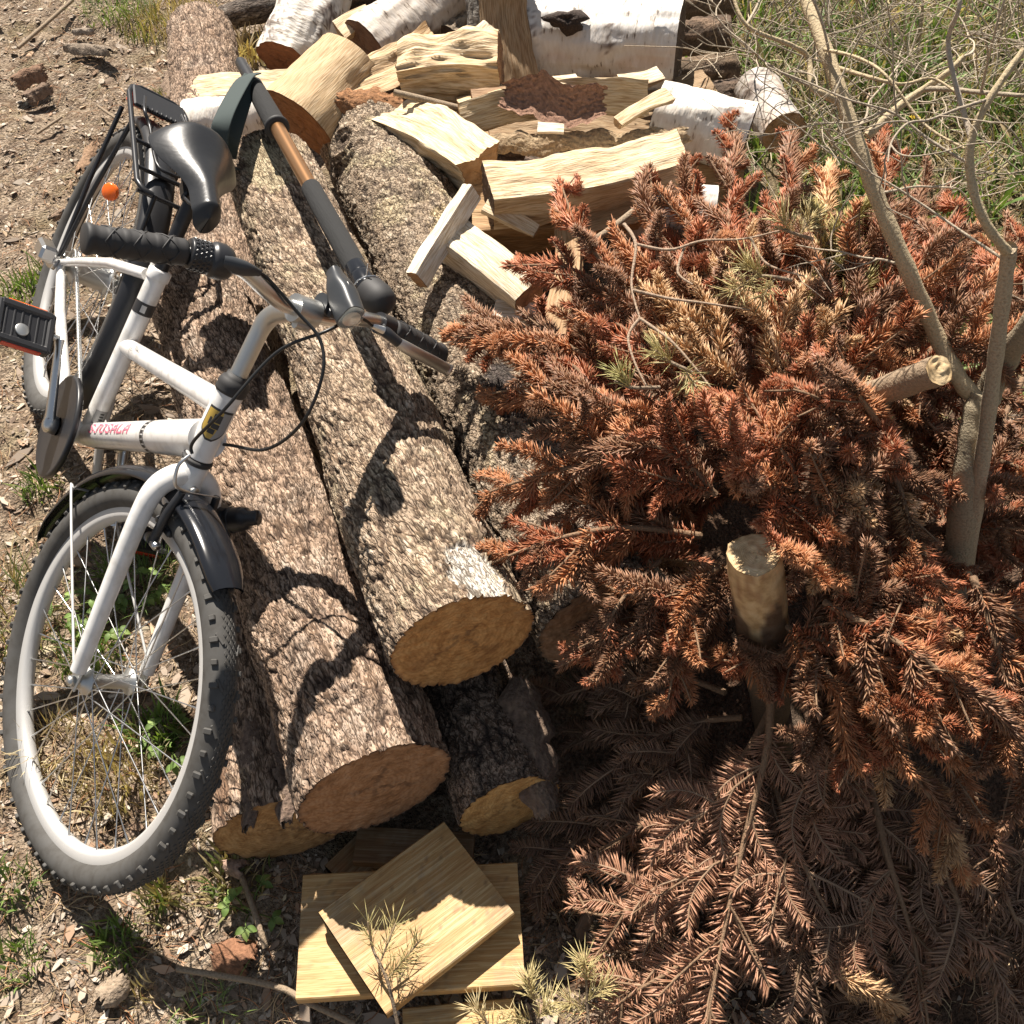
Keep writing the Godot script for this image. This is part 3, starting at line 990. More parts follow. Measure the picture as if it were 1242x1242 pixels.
	# grips
	for s: float in [1.0, -1.0]:
		var g0 := st(.703, .050, 0.188 * s) if s > 0 else st(.699, .051, -0.178)
		var g1 := st(.673, .035, 0.311) if s > 0 else st(.681, .034, -0.311)
		var prof := []
		var gl := g0.distance_to(g1)
		prof.append(Vector2(0, 0))
		for k in 40:
			var u := k / 39.0
			var r := 0.0172 + 0.0014 * sin(u * PI) + (0.0013 if k % 6 < 1 else 0.0)
			if k == 0 or k == 39:
				r = 0.0155
			if u > 0.93:
				r += 0.0025
			prof.append(Vector2(r, u * gl))
		prof.append(Vector2(0, gl))
		mb = MB.new()
		mb.lathe(prof, g0, g1 - g0, 28)
		# raised waves on the rubber
		var gx := to_bike(EYE) - g0
		var gd := (g1 - g0).normalized()
		gx = (gx - gd * gx.dot(gd)).normalized()
		var gy := gd.cross(gx)
		for k in 3:
			for e: float in [-1.0, 1.0]:
				var pts := []
				for j in 11:
					var th := (j - 5) * 0.36
					var u: float = gl * (0.2 + 0.27 * k) + 0.012 * e * (1.0 - absf(j - 5) / 5.0 * 2.0)
					pts.append(g0 + gd * u + (gx * cos(th) + gy * sin(th)) * 0.0186)
				mb.tube(pts, 0.0013, 5)
		part("grip", mb, M.black_rubber, bike)
	# twist shifter on the rider's right
	var s0 := st(.7035, .050, 0.186)
	var s1 := st(.7105, .061, 0.128)
	mb = MB.new()
	var sl := s0.distance_to(s1)
	mb.lathe([Vector2(0, 0), Vector2(0.0185, 0), Vector2(0.0205, 0.003), Vector2(0.0205, 0.028), Vector2(0.0215, 0.030), Vector2(0.0235, 0.032), Vector2(0.0245, 0.035), Vector2(0.0245, 0.046), Vector2(0.021, sl - 0.004), Vector2(0.017, sl), Vector2(0, sl)], s0, s1 - s0, 28)
	var sd := (s1 - s0).normalized()
	var sxx := to_bike(EYE) - s0
	sxx = (sxx - sd * sxx.dot(sd)).normalized()
	for row in 4:
		for k in 22:
			var a := TAU * (k + 0.5 * (row % 2)) / 22
			var o := sxx * cos(a) + sd.cross(sxx) * sin(a)
			mb.box(s0 + sd * (0.006 + row * 0.0062) + o * 0.0207, Vector3(0.0036, 0.0024, 0.0036), Basis(sd, o, sd.cross(o)).rotated(o, 0.785), 0.0006)
	var sh := part("twist_shifter", mb, M.black_plastic, bike)
	mb = MB.new()
	mb.tube(smooth_path([s1 + sd * -0.018 + sxx * 0.016, s1 + sd * 0.012 + sxx * 0.018, s1 + sd * 0.035 + sxx * 0.013], 4), [0.0115, 0.012, 0.012, 0.0115, 0.011, 0.0095, 0.008, 0.006, 0.0055], 12, true, 0.8)
	part("shifter_housing", mb, M.grey_plastic, sh)
	# headlight clamped right beside the stem
	mb = MB.new()
	var lf := (fax.x * 0.93 + fax.y * -0.36).normalized()
	var lu := fax.z.cross(lf).normalized()
	var lb := Basis(fax.z, lu, lf)
	var lc := st(0.728, 0.094, -0.034)
	var p := PackedVector3Array()
	var lens_ring := []
	for i in 13:
		var u := i / 12.0
		var len_z := lerpf(-0.050, 0.038, u)
		var w := 0.0155 * (0.62 + 0.45 * smoothstep(0, 0.35, u)) * (1.0 - 0.08 * smoothstep(0.85, 1.0, u))
		var h := 0.0215 * (0.5 + 0.5 * smoothstep(0, 0.6, u))
		for k in 29:
			var a := TAU * (k % 28) / 28
			var ca := signf(cos(a)) * pow(absf(cos(a)), 0.62)
			var sa := signf(sin(a)) * pow(absf(sin(a)), 0.62)
			p.append(lc + lb * Vector3(ca * w, sa * h + 0.004 * (1 - u), len_z))
			if i == 12 and k < 28:
				lens_ring.append(p[-1])
	mb.sheet(p, 13, 29, true)
	var cap := []
	for k in 28:
		cap.append(p[k])
	mb.face(cap, -lf)
	mb.face(lens_ring, lf)
	mb.box(lc + lb * Vector3(0, -0.026, 0.0), Vector3(0.018, 0.014, 0.022), lb, 0.003)
	mb.tube([lc + lb * Vector3(-0.014, -0.030, -0.012), lc + lb * Vector3(0.014, -0.030, -0.012)], 0.0165, 16)
	var hl := part("headlight", mb, M.grey_plastic, bike)
	mb = MB.new()
	p = PackedVector3Array()
	for i in 6:
		for k in 29:
			var q: Vector3 = lens_ring[k % 28]
			var f := i / 5.0
			p.append((lc + lf * 0.038).lerp(q, 0.97 * sin(f * PI / 2)) + lf * (0.012 * cos(f * PI / 2) + 0.001))
	mb.sheet(p, 6, 29, true)
	part("lens", mb, M.lens, hl)
	mb = MB.new()
	mb.lathe([Vector2(0.0135, 0.0415), Vector2(0.010, 0.0405), Vector2(0.005, 0.0395), Vector2(0, 0.039)], lc, lf, 20)
	part("reflector_bowl", mb, M.silver, hl)
	mb = MB.new()
	mb.box(lc + lb * Vector3(0.0, 0.0212, -0.002), Vector3(0.010, 0.003, 0.018), lb, 0.001)
	part("switch", mb, M.black_plastic, hl)
	# front brake lever under the rider's left grip
	mb = MB.new()
	mb.tube([st(.704, .060, -0.142), st(.703, .058, -0.168)], 0.017, 18)
	mb.tube(smooth_path([st(.70, .062, -0.140), st(.698, .078, -0.150), st(.692, .088, -0.172)], 4), [0.008, 0.009, 0.009, 0.009, 0.009, 0.0085, 0.008, 0.008, 0.008], 12)
	var lv := part("brake_lever", mb, M.black_plastic, bike)
	mb = MB.new()
	mb.tube(smooth_path([st(.693, .086, -0.165), st(.688, .094, -0.20), st(.682, .090, -0.25), st(.676, .083, -0.288), st(.675, .086, -0.300)], 4), [0.007, .008, .009, .0095, .0098, .0098, .0098, .0098, .0098, .0098, .0098, .0098, .0098, .010, .0105, .0105, .0095], 14, true, 0.6, fax.y)
	part("lever_blade", mb, M.brushed, lv)
	mb = MB.new()
	mb.tube([st(.70, .078, -0.142), st(.70, .074, -0.122)], [0.0062, 0.0042], 12)
	part("barrel_adjuster", mb, M.silver, lv)
	# cables
	for q in [[[s1 + sd * 0.03 + sxx * 0.013, to_bike(g(325, 338, 0.80)), to_bike(g(360, 378, 0.75)), to_bike(g(388, 412, 0.72)), to_bike(g(391, 455, 0.69)), to_bike(g(367, 512, 0.63)), to_bike(g(322, 545, 0.56)), hb + Vector3(-0.02, 0.015, -0.026), d0.lerp(d1, 0.6) + Vector3(0, -0.03, -0.02), d0 + Vector3(0, -0.03, -0.02)]],
			[[st(.70, .074, -0.122), to_bike(g(432, 385, 0.69)), to_bike(g(395, 402, 0.71)), to_bike(g(335, 428, 0.68)), to_bike(g(272, 497, 0.63)), to_bike(g(235, 535, 0.57)), st(0.418, 0.035, 0.038)]]]:
		mb = MB.new()
		mb.tube(smooth_path(q[0], 8), 0.0026, 8)
		part("cable", mb, M.cable, bike)
	# saddle
	mb = MB.new()
	p = PackedVector3Array()
	var top := 0.822
	for i in 51:
		var u := pow(i / 50.0, 1.5) if i < 45 else 1.0 - (50 - i) / 50.0 * 1.42   # 0 at the nose
		var x := lerpf(0.374, 0.118, u)
		var w := 0.027 + 0.057 * smoothstep(0.26, 0.80, u) + 0.004 * u
		if u < 0.10:
			w *= sqrt(clampf(1.0 - pow((0.10 - u) / 0.10, 2), 0.0, 1)) * 0.97 + 0.03
		if u > 0.80:
			w *= sqrt(clampf(1.0 - pow((u - 0.80) / 0.202, 2.4), 0, 1))
		var crown := top + 0.014 * smoothstep(0.55, 1.0, u) - 0.022 * smoothstep(0.07, 0.0, u) - 0.03 * smoothstep(0.9, 1.0, u)
		for k in 41:
			var a := TAU * (k % 40) / 40
			var sa := sin(a)
			var ca := cos(a)
			var yy := 0.0
			if sa >= 0:
				yy = crown - (0.032 + 0.026 * smoothstep(0.3, 0.9, u)) * pow(absf(ca), 2.6)
			else:
				yy = crown - (0.032 + 0.026 * smoothstep(0.3, 0.9, u)) + 0.004 * sa
			p.append(Vector3(x, yy, ca * w))
	mb.sheet(p, 51, 41, true)
	var sa_ := part("saddle", mb, M.vinyl, bike)
	mb = MB.new()
	for s: float in [-1.0, 1.0]:
		mb.tube(smooth_path([Vector3(0.34, 0.79, 0.010 * s), Vector3(0.29, 0.765, 0.020 * s), Vector3(0.21, 0.765, 0.022 * s), Vector3(0.14, 0.785, 0.045 * s)], 4), 0.0035, 8)
		mb.lathe([Vector2(0.004, 0), Vector2(0.016, 0.004), Vector2(0.016, 0.034), Vector2(0.004, 0.038)], Vector3(0.14, 0.745, 0.055 * s), Vector3.UP, 14)
	part("saddle_rails", mb, M.black_metal, sa_)
	mb = MB.new()
	var sdir := (stop - bb).normalized()
	mb.tube([stop - sdir * 0.02, stop + sdir * 0.155], 0.0135, 18)
	mb.box(stop + sdir * 0.158, Vector3(0.045, 0.022, 0.05), Basis.IDENTITY, 0.005)
	part("seat_post", mb, M.black_metal, bike)
	mb = MB.new()
	mb.lathe([Vector2(0.0185, -0.012), Vector2(0.0215, -0.011), Vector2(0.0215, 0.006), Vector2(0.0135, 0.009)], stop, sdir, 22)
	mb.tube([stop + Vector3(-0.022, 0, 0.014), stop + Vector3(-0.022, 0, -0.014)], 0.006, 10)
	part("seat_clamp", mb, M.white_paint, bike)
	# rear rack
	mb = MB.new()
	var ry := 0.672
	var loop := []
	for q in [[0.17, 0.030], [0.165, 0.050], [0.145, 0.060], [-0.16, 0.062], [-0.185, 0.055], [-0.197, 0.035], [-0.197, -0.035], [-0.185, -0.055], [-0.16, -0.062], [0.145, -0.060], [0.165, -0.050], [0.17, -0.030]]:
		loop.append(Vector3(q[0], ry, q[1]))
	mb.tube(loop, 0.0056, 10)
	var rk := part("rear_rack", mb, M.black_metal, bike)
	for x in [0.168, 0.09, 0.0]:
		mb = MB.new()
		mb.tube([Vector3(x, ry - 0.004, 0.06), Vector3(x, ry - 0.004, -0.06)], 0.0045, 8)
		part("crossbar", mb, M.black_metal, rk)
	for s: float in [-1.0, 1.0]:
		mb = MB.new()
		mb.tube([Vector3(0.168, ry, 0.026 * s), Vector3(0.21, 0.60, 0.026 * s), Vector3(0.235, 0.565, 0.03 * s)], 0.0045, 8)
		mb.tube([Vector3(-0.05, ry, 0.062 * s), Vector3(-0.03, 0.5, 0.068 * s), Vector3(0.0, 0.345, 0.07 * s)], 0.005, 8)
		part("rack_leg", mb, M.black_metal, rk)
	mb = MB.new()
	mb.box(Vector3(-0.15, ry + 0.004, 0), Vector3(0.075, 0.008, 0.112), Basis.IDENTITY, 0.003)
	for k in 9:
		mb.box(Vector3(-0.112, ry + 0.010, -0.04 + 0.01 * k), Vector3(0.008, 0.006, 0.004), Basis.IDENTITY, 0.001)
	part("rack_plate", mb, M.black_plastic, rk)
	mb = MB.new()
	mb.tube(smooth_path([Vector3(-0.13, ry + 0.02, 0.04), Vector3(-0.07, ry + 0.024, 0.045), Vector3(-0.04, ry + 0.012, 0.03), Vector3(0.08, ry + 0.014, 0.025), Vector3(0.10, ry + 0.016, 0.0), Vector3(0.08, ry + 0.014, -0.025), Vector3(-0.04, ry + 0.012, -0.03), Vector3(-0.07, ry + 0.024, -0.045), Vector3(-0.13, ry + 0.02, -0.04)], 4), 0.0036, 8)
	part("spring_clip", mb, M.black_metal, rk)
	mb = MB.new()
	mb.box(Vector3(-0.215, ry - 0.03, 0), Vector3(0.02, 0.045, 0.09), Basis.IDENTITY, 0.006)
	part("rear_lamp", mb, M.red_reflector, rk)
	# cranks, pedals, chain
	for s: float in [1.0, -1.0]:
		var pz := 0.088 * s
		var a0 := bb + Vector3(0, 0, 0.072 * s)
		var pe := Vector3(0.335, 0.405, 0.098) if s > 0 else bb * 2.0 - Vector3(0.335, 0.405, 0) + Vector3(0, 0, -0.098)
		mb = MB.new()
		mb.tube([a0, a0.lerp(pe, 0.12), a0.lerp(pe, 0.9), pe], [0.017, 0.0135, 0.0105, 0.0135], 14, true, 0.62, Vector3.UP)
		mb.lathe([Vector2(0, 0.012), Vector2(0.010, 0.011), Vector2(0.017, 0.006), Vector2(0.018, -0.012), Vector2(0, -0.012)], a0, Vector3(0, 0, s), 18)
		var ck := part("crank", mb, M.silver, bike)
		mb = MB.new()
		mb.tube([pe, pe + Vector3(0, 0, 0.11 * s)], 0.006, 10)
		part("pedal_axle", mb, M.brushed, ck)
		var tilt := Basis(Vector3.BACK, -0.35)
		mb = MB.new()
		for e: float in [-1.0, 1.0]:
			mb.box(pe + tilt * Vector3(0.036 * e, 0, 0.065 * s), Vector3(0.016, 0.024, 0.095), tilt, 0.004)
			mb.box(pe + tilt * Vector3(0, 0, (0.065 + 0.045 * e) * s), Vector3(0.085, 0.022, 0.014), tilt, 0.004)
		mb.box(pe + Vector3(0, 0, 0.065 * s), Vector3(0.066, 0.015, 0.09), tilt, 0.004)
		for k in 6:
			mb.box(pe + tilt * Vector3(0.0, 0.006, (0.03 + 0.014 * k) * s), Vector3(0.075, 0.006, 0.004), tilt, 0.001)
		var pd := part("pedal", mb, M.black_plastic, bike)
		mb = MB.new()
		mb.lathe([Vector2(0.0, 0.0105), Vector2(0.011, 0.0105), Vector2(0.0125, 0.009), Vector2(0.0125, 0.006)], pe + tilt * Vector3(0.012, 0.0025, 0.07 * s), tilt.y, 20)
		part("pedal_badge", mb, M.brushed, pd)
		for e: float in [-1.0, 1.0]:
			mb = MB.new()
			mb.box(pe + tilt * Vector3(0.0448 * e, 0.001, 0.065 * s), Vector3(0.003, 0.013, 0.07), tilt, 0.001)
			part("pedal_reflector", mb, M.red_reflector if e > 0 else M.amber, pd)
	mb = MB.new()
	var cg := bb + Vector3(0, 0, 0.054)
	mb.lathe([Vector2(0.018, 0.002), Vector2(0.085, 0.003), Vector2(0.096, 0.0065), Vector2(0.101, 0.004), Vector2(0.101, -0.004), Vector2(0.09, -0.006), Vector2(0.018, -0.004)], cg, Vector3.BACK, 48)
	part("chain_guard", mb, M.black_plastic, bike)
	mb = MB.new()
	mb.lathe([Vector2(0.018, 0.002), Vector2(0.078, 0.002), Vector2(0.084, 0.0), Vector2(0.078, -0.002), Vector2(0.018, -0.002)], cg + Vector3(0, 0, -0.010), Vector3.BACK, 40)
	part("chainring", mb, M.brushed, bike)
	mb = MB.new()
	for k in 130:
		var f := k / 130.0
		var pos := Vector3.ZERO
		var dir := Vector3.ZERO
		var top_a := bb + Vector3(-0.02, 0.075, 0.044)
		var top_b := rear + Vector3(0.0, 0.034, 0.044)
		var bot_a := bb + Vector3(-0.02, -0.075, 0.044)
		var bot_b := rear + Vector3(0.0, -0.034, 0.044)
		if k % 65 < 46:
			var t := (k % 65) / 45.0
			pos = top_a.lerp(top_b, t) if k < 65 else bot_b.lerp(bot_a, t)
			dir = top_b - top_a if k < 65 else bot_a - bot_b
		else:
			var t := (k % 65 - 45) / 20.0
			var cc := rear + Vector3(0, 0, 0.044) if k < 65 else bb + Vector3(-0.01, 0, 0.044)
			var r2 := 0.034 if k < 65 else 0.078
			var a := PI / 2 + t * PI if k < 65 else -PI / 2 + t * PI
			pos = cc + Vector3(cos(a), sin(a), 0) * r2
			dir = Vector3(-sin(a), cos(a), 0)
		dir = dir.normalized()
		mb.box(pos, Vector3(0.010, 0.0075, 0.006), Basis(dir, Vector3.BACK.cross(dir), Vector3.BACK), 0.001)
	part("chain", mb, M.brushed, bike)
	mb = MB.new()
	mb.lathe([Vector2(0, 0.018), Vector2(0.012, 0.018), Vector2(0.018, 0.012), Vector2(0.020, 0.0), Vector2(0, 0)], rear + Vector3(0, 0, 0.072), Vector3.BACK, 20)
	mb.box(rear + Vector3(-0.018, 0.004, 0.094), Vector3(0.07, 0.034, 0.034), Basis(Vector3.BACK, 0.4), 0.006)
	part("gear_cover", mb, M.silver, bike)
	mb = MB.new()
	mb.tube([bb + Vector3(-0.02, -0.02, -0.035), bb + Vector3(0.03, -0.11, -0.06), bb + Vector3(0.07, -0.20, -0.085)], [0.009, 0.008, 0.008], 12)
	part("kickstand", mb, M.rim_silver, bike)

func build_pole() -> void:
	var a := g(291, 74, 0.52)
	var b := g(464, 383, 0.645)
	var t := thing("pole", "copper coloured pole with black foam grips and grey strap across the logs", "pole", a)
	b -= a
	a = Vector3.ZERO
	var d := (b - a).normalized()
	var L := b.length()
	var f0 := 0.20
	var mb := MB.new()
	mb.tube([d * L * 0.18, d * L * 0.62], [0.015, 0.0135], 18)
	part("shaft", mb, M.copper, t)
	for q in [[0.13, 0.335, 0.019, 0.0215], [0.585, 0.865, 0.018, 0.019]]:
		mb = MB.new()
		var l: float = (q[1] - q[0]) * L
		mb.lathe([Vector2(0, 0), Vector2(q[2] - 0.003, 0), Vector2(q[2], 0.003), Vector2(lerpf(q[2], q[3], 0.5), l * 0.5), Vector2(q[3], l - 0.004), Vector2(q[3] - 0.003, l), Vector2(0, l)], d * L * q[0], d, 24)
		part("foam_grip", mb, M.foam, t)
	mb = MB.new()
	mb.lathe([Vector2(0.0, 0), Vector2(0.0225, 0.0), Vector2(0.0245, 0.003), Vector2(0.0245, 0.007), Vector2(0.021, 0.010), Vector2(0.014, 0.010)], d * L * 0.33, d, 24)
	part("grip_rim", mb, M.black_rubber, t)
	mb = MB.new()
	mb.tube([d * L * 0.0, d * L * 0.01, d * L * 0.14], [0.009, 0.0125, 0.0135], 16)
	part("tip", mb, M.black_plastic, t)
	mb = MB.new()
	mb.lathe([Vector2(0, 0), Vector2(0.018, 0), Vector2(0.0195, 0.003), Vector2(0.0195, 0.028), Vector2(0.0185, 0.03), Vector2(0.0185, 0.034), Vector2(0.0195, 0.036), Vector2(0.0185, 0.075), Vector2(0, 0.075)], d * L * 0.86, d, 24)
	part("collar", mb, M.gloss_black, t)
	mb = MB.new()
	mb.lathe([Vector2(0, 0), Vector2(0.023, 0.001), Vector2(0.0255, 0.006), Vector2(0.0265, 0.03), Vector2(0.023, 0.046), Vector2(0.012, 0.052), Vector2(0, 0.053)], d * (L * 0.86 + 0.068), (d + Vector3(0.35, -0.1, 0)), 26)
	part("end_cap", mb, M.black_rubber, t)
	mb = MB.new()
	var ring := []
	for k in 13:
		var an := TAU * k / 12
		ring.append(d * (L * 0.86 + 0.07) + (Vector3.UP * cos(an) + d.cross(Vector3.UP) * sin(an)) * 0.027)
	mb.tube(ring, 0.0016, 6)
	mb.tube([ring[0], ring[0] + Vector3(0.004, 0.018, -0.008)], 0.0014, 6)
	part("cable_tie", mb, M.silver, t)
	# strap: a folded band hanging from the upper grip
	mb = MB.new()
	var side := g(262, 135, 0.52) - t.position
	var pts := smooth_path([d * L * 0.13 + Vector3(0.004, 0.024, 0), d * L * 0.16 + Vector3(-0.022, 0.028, 0.01), g(272, 140, 0.575) - t.position, g(266, 170, 0.54) - t.position, g(268, 196, 0.50) - t.position, g(280, 202, 0.47) - t.position], 6)
	mb.tube(pts, 0.023, 12, true, 0.13, Vector3(1, 0.25, 0.1))
	pts = smooth_path([d * L * 0.14 + Vector3(0.0, 0.022, 0), d * L * 0.19 + Vector3(-0.028, 0.012, 0), g(281, 165, 0.53) - t.position, g(276, 190, 0.48) - t.position], 6)
	mb.tube(pts, 0.018, 12, true, 0.13, Vector3(0.8, -0.4, 0.3))
	part("strap", mb, M.webbing, t)

# ---------------------------------------------------------------- ground
func gh(x: float, z: float) -> float:
	var near := smoothstep(6.0, 3.0, absf(x)) * smoothstep(-8.0, -4.0, z) * smoothstep(3.0, 1.0, z)
	return (0.030 * noise_b.get_noise_2d(x * 50.0, z * 50.0) + 0.010 * noise_c.get_noise_2d(x * 90.0, z * 90.0) + 0.006 * noise_c.get_noise_2d(x * 320.0, z * 320.0) + 0.004 * noise_d.get_noise_2d(x * 300.0, z * 300.0)) * near - 0.018

func meadow(x: float, z: float) -> float:
	# 0 on the bare litter, 1 in the grass behind the spruce
	return smoothstep(0.35, 0.9, x + 0.25 * noise_b.get_noise_2d(x * 80.0, z * 80.0)) * maxf(smoothstep(-1.5, -2.0, z), smoothstep(1.15, 1.5, x + 0.2 * noise_b.get_noise_2d(x * 60.0, z * 60.0 + 9.0)))

func build_ground() -> void:
	var xs := [-80.0, -30.0, -12.0, -6.0, -3.6, -2.8]
	var zs := [-90.0, -40.0, -18.0, -9.0, -6.5, -5.4]
	var x := -2.4
	while x < 2.6:
		xs.append(x)
		x += 0.0165
	var z := -4.9
	while z < -0.15:
		zs.append(z)
		z += 0.017
	xs.append_array([2.8, 3.6, 6.0, 12.0, 30.0, 80.0])
	zs.append_array([0.1, 0.6, 2.0, 8.0, 30.0, 70.0])
	var p := PackedVector3Array()
	var cs := PackedColorArray()
	for i in zs.size():
		for j in xs.size():
			x = xs[j]
			z = zs[i]
			var h := gh(x, z)
			p.append(Vector3(x, h, z))
			var a := noise_b.get_noise_2d(x * 70.0 + 400.0, z * 70.0)
			var b := noise_c.get_noise_2d(x * 180.0, z * 180.0 + 70.0)
			var d := noise_d.get_noise_2d(x * 420.0, z * 420.0)
			var co := Color(0.31, 0.25, 0.195).lerp(Color(0.50, 0.425, 0.34), smoothstep(-0.2, 0.5, b + 0.5 * d))
			co = co.lerp(Color(0.17, 0.115, 0.075), smoothstep(0.0, 0.6, -b * 0.7 - d * 0.7 + a * 0.3))
			co = co.lerp(Color(0.22, 0.20, 0.09), 0.45 * smoothstep(0.15, 0.6, a + 0.3 * d))
			co = co.lerp(Color(0.17, 0.14, 0.07), 0.8 * meadow(x, z))
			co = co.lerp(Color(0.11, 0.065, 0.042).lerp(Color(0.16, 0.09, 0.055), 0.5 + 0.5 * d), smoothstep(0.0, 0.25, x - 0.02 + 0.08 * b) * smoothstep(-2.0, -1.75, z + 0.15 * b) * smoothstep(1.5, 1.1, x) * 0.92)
			co.a = 1
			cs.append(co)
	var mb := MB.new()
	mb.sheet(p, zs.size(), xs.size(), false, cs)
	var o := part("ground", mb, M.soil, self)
	o.set_meta("kind", "structure")
	tag(o, "bare brown soil strewn with bark chips and dry needles", "ground")

func flake(seed_: int) -> MB:
	var r := RandomNumberGenerator.new()
	r.seed = seed_
	var mb := MB.new()
	var n := 6
	var ring := []
	var low := []
	for k in n:
		var a := TAU * k / n + r.randf_range(-0.25, 0.25)
		var q := Vector3(cos(a) * r.randf_range(0.7, 1.1), 0, sin(a) * r.randf_range(0.3, 0.55))
		ring.append(q * 0.9 + Vector3(0, 0.16 + r.randf_range(-0.05, 0.12), 0))
		low.append(q)
	var mid := Vector3(r.randf_range(-0.2, 0.2), 0.24, r.randf_range(-0.1, 0.1))
	for k in n:
		mb.tri(mid, ring[(k + 1) % n], ring[k])
		var nn: Vector3 = (low[k] + low[(k + 1) % n]).normalized()
		mb.face([ring[k], ring[(k + 1) % n], low[(k + 1) % n], low[k]], nn)
	return mb

func straw(seed_: int, curve: float) -> MB:
	var mb := MB.new()
	var pts := []
	for k in 5:
		var u := k / 4.0
		pts.append(Vector3(u - 0.5, curve * (0.25 - (u - 0.5) * (u - 0.5)), 0.15 * curve * sin(u * 4.0 + seed_)))
	mb.tube(pts, [0.012, 0.014, 0.013, 0.011, 0.004], 4, false)
	return mb

func blade(bend: float, width: float, fold := 0.0) -> MB:
	# one blade of unit height, leaning along +x
	var mb := MB.new()
	var p := PackedVector3Array()
	for i in 6:
		var u := i / 5.0
		var w := width * (0.75 + 0.5 * u - 1.2 * u * u * u)
		var c := Vector3(bend * u * u, u * (1.0 - 0.35 * bend * u), 0)
		p.append(c + Vector3(0, 0, -w))
		p.append(c + Vector3(-fold * w, 0.0, 0))
		p.append(c + Vector3(0, 0, w))
	mb.sheet(p, 6, 3)
	return mb

func tilted(at: Vector3, yaw: float, tip: float, roll: float, s: Vector3) -> Transform3D:
	return Transform3D(Basis(Vector3.UP, yaw) * Basis(Vector3.RIGHT, tip) * Basis(Vector3.BACK, roll) * Basis.from_scale(s), at)

func under_pile(x: float, z: float) -> bool:
	return x > lerpf(-0.98, -0.30, (z + 3.2) / 2.6) and x < 0.9 and z < -0.68 and z > -3.3

func build_litter() -> void:
	rng.seed = 77
	var where := [[], [], []]
	var tint := [[], [], []]
	for i in 60000:
		var z := -0.35 - 3.6 * pow(rng.randf(), 1.15)
		var x := rng.randf_range(-0.66 + 0.34 * z, 1.3 - 0.25 * z)
		if under_pile(x, z) or (x > 0.4 and rng.randf() < 0.7):
			continue
		var s := 0.0036 * exp(rng.randfn(0.0, 0.55))
		var k := i % 3
		where[k].append(tilted(Vector3(x, gh(x, z) + s * 0.15, z), rng.randf() * TAU, rng.randfn(0, 0.35), rng.randfn(0, 0.3), Vector3(s * rng.randf_range(0.9, 2.2), s * rng.randf_range(0.35, 0.9), s * 1.4)))
		var v := exp(rng.randfn(0, 0.35))
		var co: Color = [Color(0.34, 0.265, 0.20), Color(0.43, 0.345, 0.265), Color(0.22, 0.16, 0.115), Color(0.45, 0.375, 0.295), Color(0.35, 0.23, 0.15)][rng.randi() % 5] * v
		co.a = 1
		tint[k].append(co.clamp(Color(0.02, 0.02, 0.02), Color(0.47, 0.40, 0.32)))
	for k in 3:
		var o := scatter("bark_chips", with_mat(flake(100 + k), M.litter), where[k], tint[k], self)
		tag(o, ["small crumbs of bark and soil scattered over the bare ground", "angular wood chips scattered over the bare ground", "dark bark crumbs scattered over the bare ground"][k], "bark chips")
	where = [[], []]
	tint = [[], []]
	for i in 20000:
		var z := -0.35 - 3.6 * pow(rng.randf(), 1.2)
		var x := rng.randf_range(-0.66 + 0.34 * z, 1.3 - 0.25 * z)
		if under_pile(x, z):
			continue
		var s := rng.randf_range(0.02, 0.055)
		var k := i % 2
		where[k].append(tilted(Vector3(x, gh(x, z) + 0.004 + 0.006 * rng.randf(), z), rng.randf() * TAU, rng.randfn(0, 0.2), rng.randfn(0, 0.2), Vector3(s, s, s * rng.randf_range(0.8, 1.5))))
		var co: Color = [Color(0.42, 0.30, 0.17), Color(0.50, 0.38, 0.22), Color(0.30, 0.19, 0.11), Color(0.36, 0.17, 0.08)][rng.randi() % 4] * rng.randf_range(0.75, 1.2)
		co.a = 1
		tint[k].append(co)
	for k in 2:
		tag(scatter("dry_needles", with_mat(straw(k, 0.5 - k * 0.9), M.litter), where[k], tint[k], self), ["curved dry needles and straws scattered over the soil", "flatter dry needles and straws scattered over the soil"][k], "dry needles")

func with_mat(mb, m: Material) -> ArrayMesh:
	var me: ArrayMesh = mb.mesh()
	me.surface_set_material(0, m)
	return me

var blades := []
func grass_patch(called: String, parent: Node, c: Vector3, radius: float, count: int, height: float, greens: Array, splay := 0.5, own := true) -> MultiMeshInstance3D:
	if blades.is_empty():
		blades = [with_mat(blade(0.45, 0.028, 0.4), M.blade), with_mat(blade(0.9, 0.018, 0.3), M.blade), with_mat(blade(0.6, 0.04, 0.6), M.blade)]
	var where := []
	var tint := []
	for i in count:
		var a := rng.randf() * TAU
		var r := radius * sqrt(rng.randf())
		var x := c.x + cos(a) * r
		var z := c.z + sin(a) * r
		var h := height * rng.randf_range(0.45, 1.15)
		var tf := tilted(Vector3(x, gh(x, z) - 0.004, z), -a + rng.randfn(0, 0.7), 0, 0, Vector3(h, h, h * rng.randf_range(0.8, 1.5)))
		tf.basis = Basis(Vector3(-sin(a), 0, cos(a)).normalized(), -splay * rng.randf() * (0.3 + r / radius)).inverse() * tf.basis
		if own:
			tf.origin -= parent.position
		where.append(tf)
		var co: Color = greens[rng.randi() % greens.size()] * rng.randf_range(0.7, 1.25)
		co.a = 1
		tint.append(co)
	return scatter(called, blades[rng.randi() % 3], where, tint, parent)

const GREEN := [Color(0.16, 0.25, 0.06), Color(0.22, 0.30, 0.08), Color(0.12, 0.19, 0.045)]
const STRAW := [Color(0.50, 0.40, 0.22), Color(0.58, 0.49, 0.30), Color(0.40, 0.30, 0.16)]
const MIXED := [Color(0.15, 0.21, 0.055), Color(0.42, 0.34, 0.18), Color(0.24, 0.24, 0.09), Color(0.34, 0.27, 0.13)]

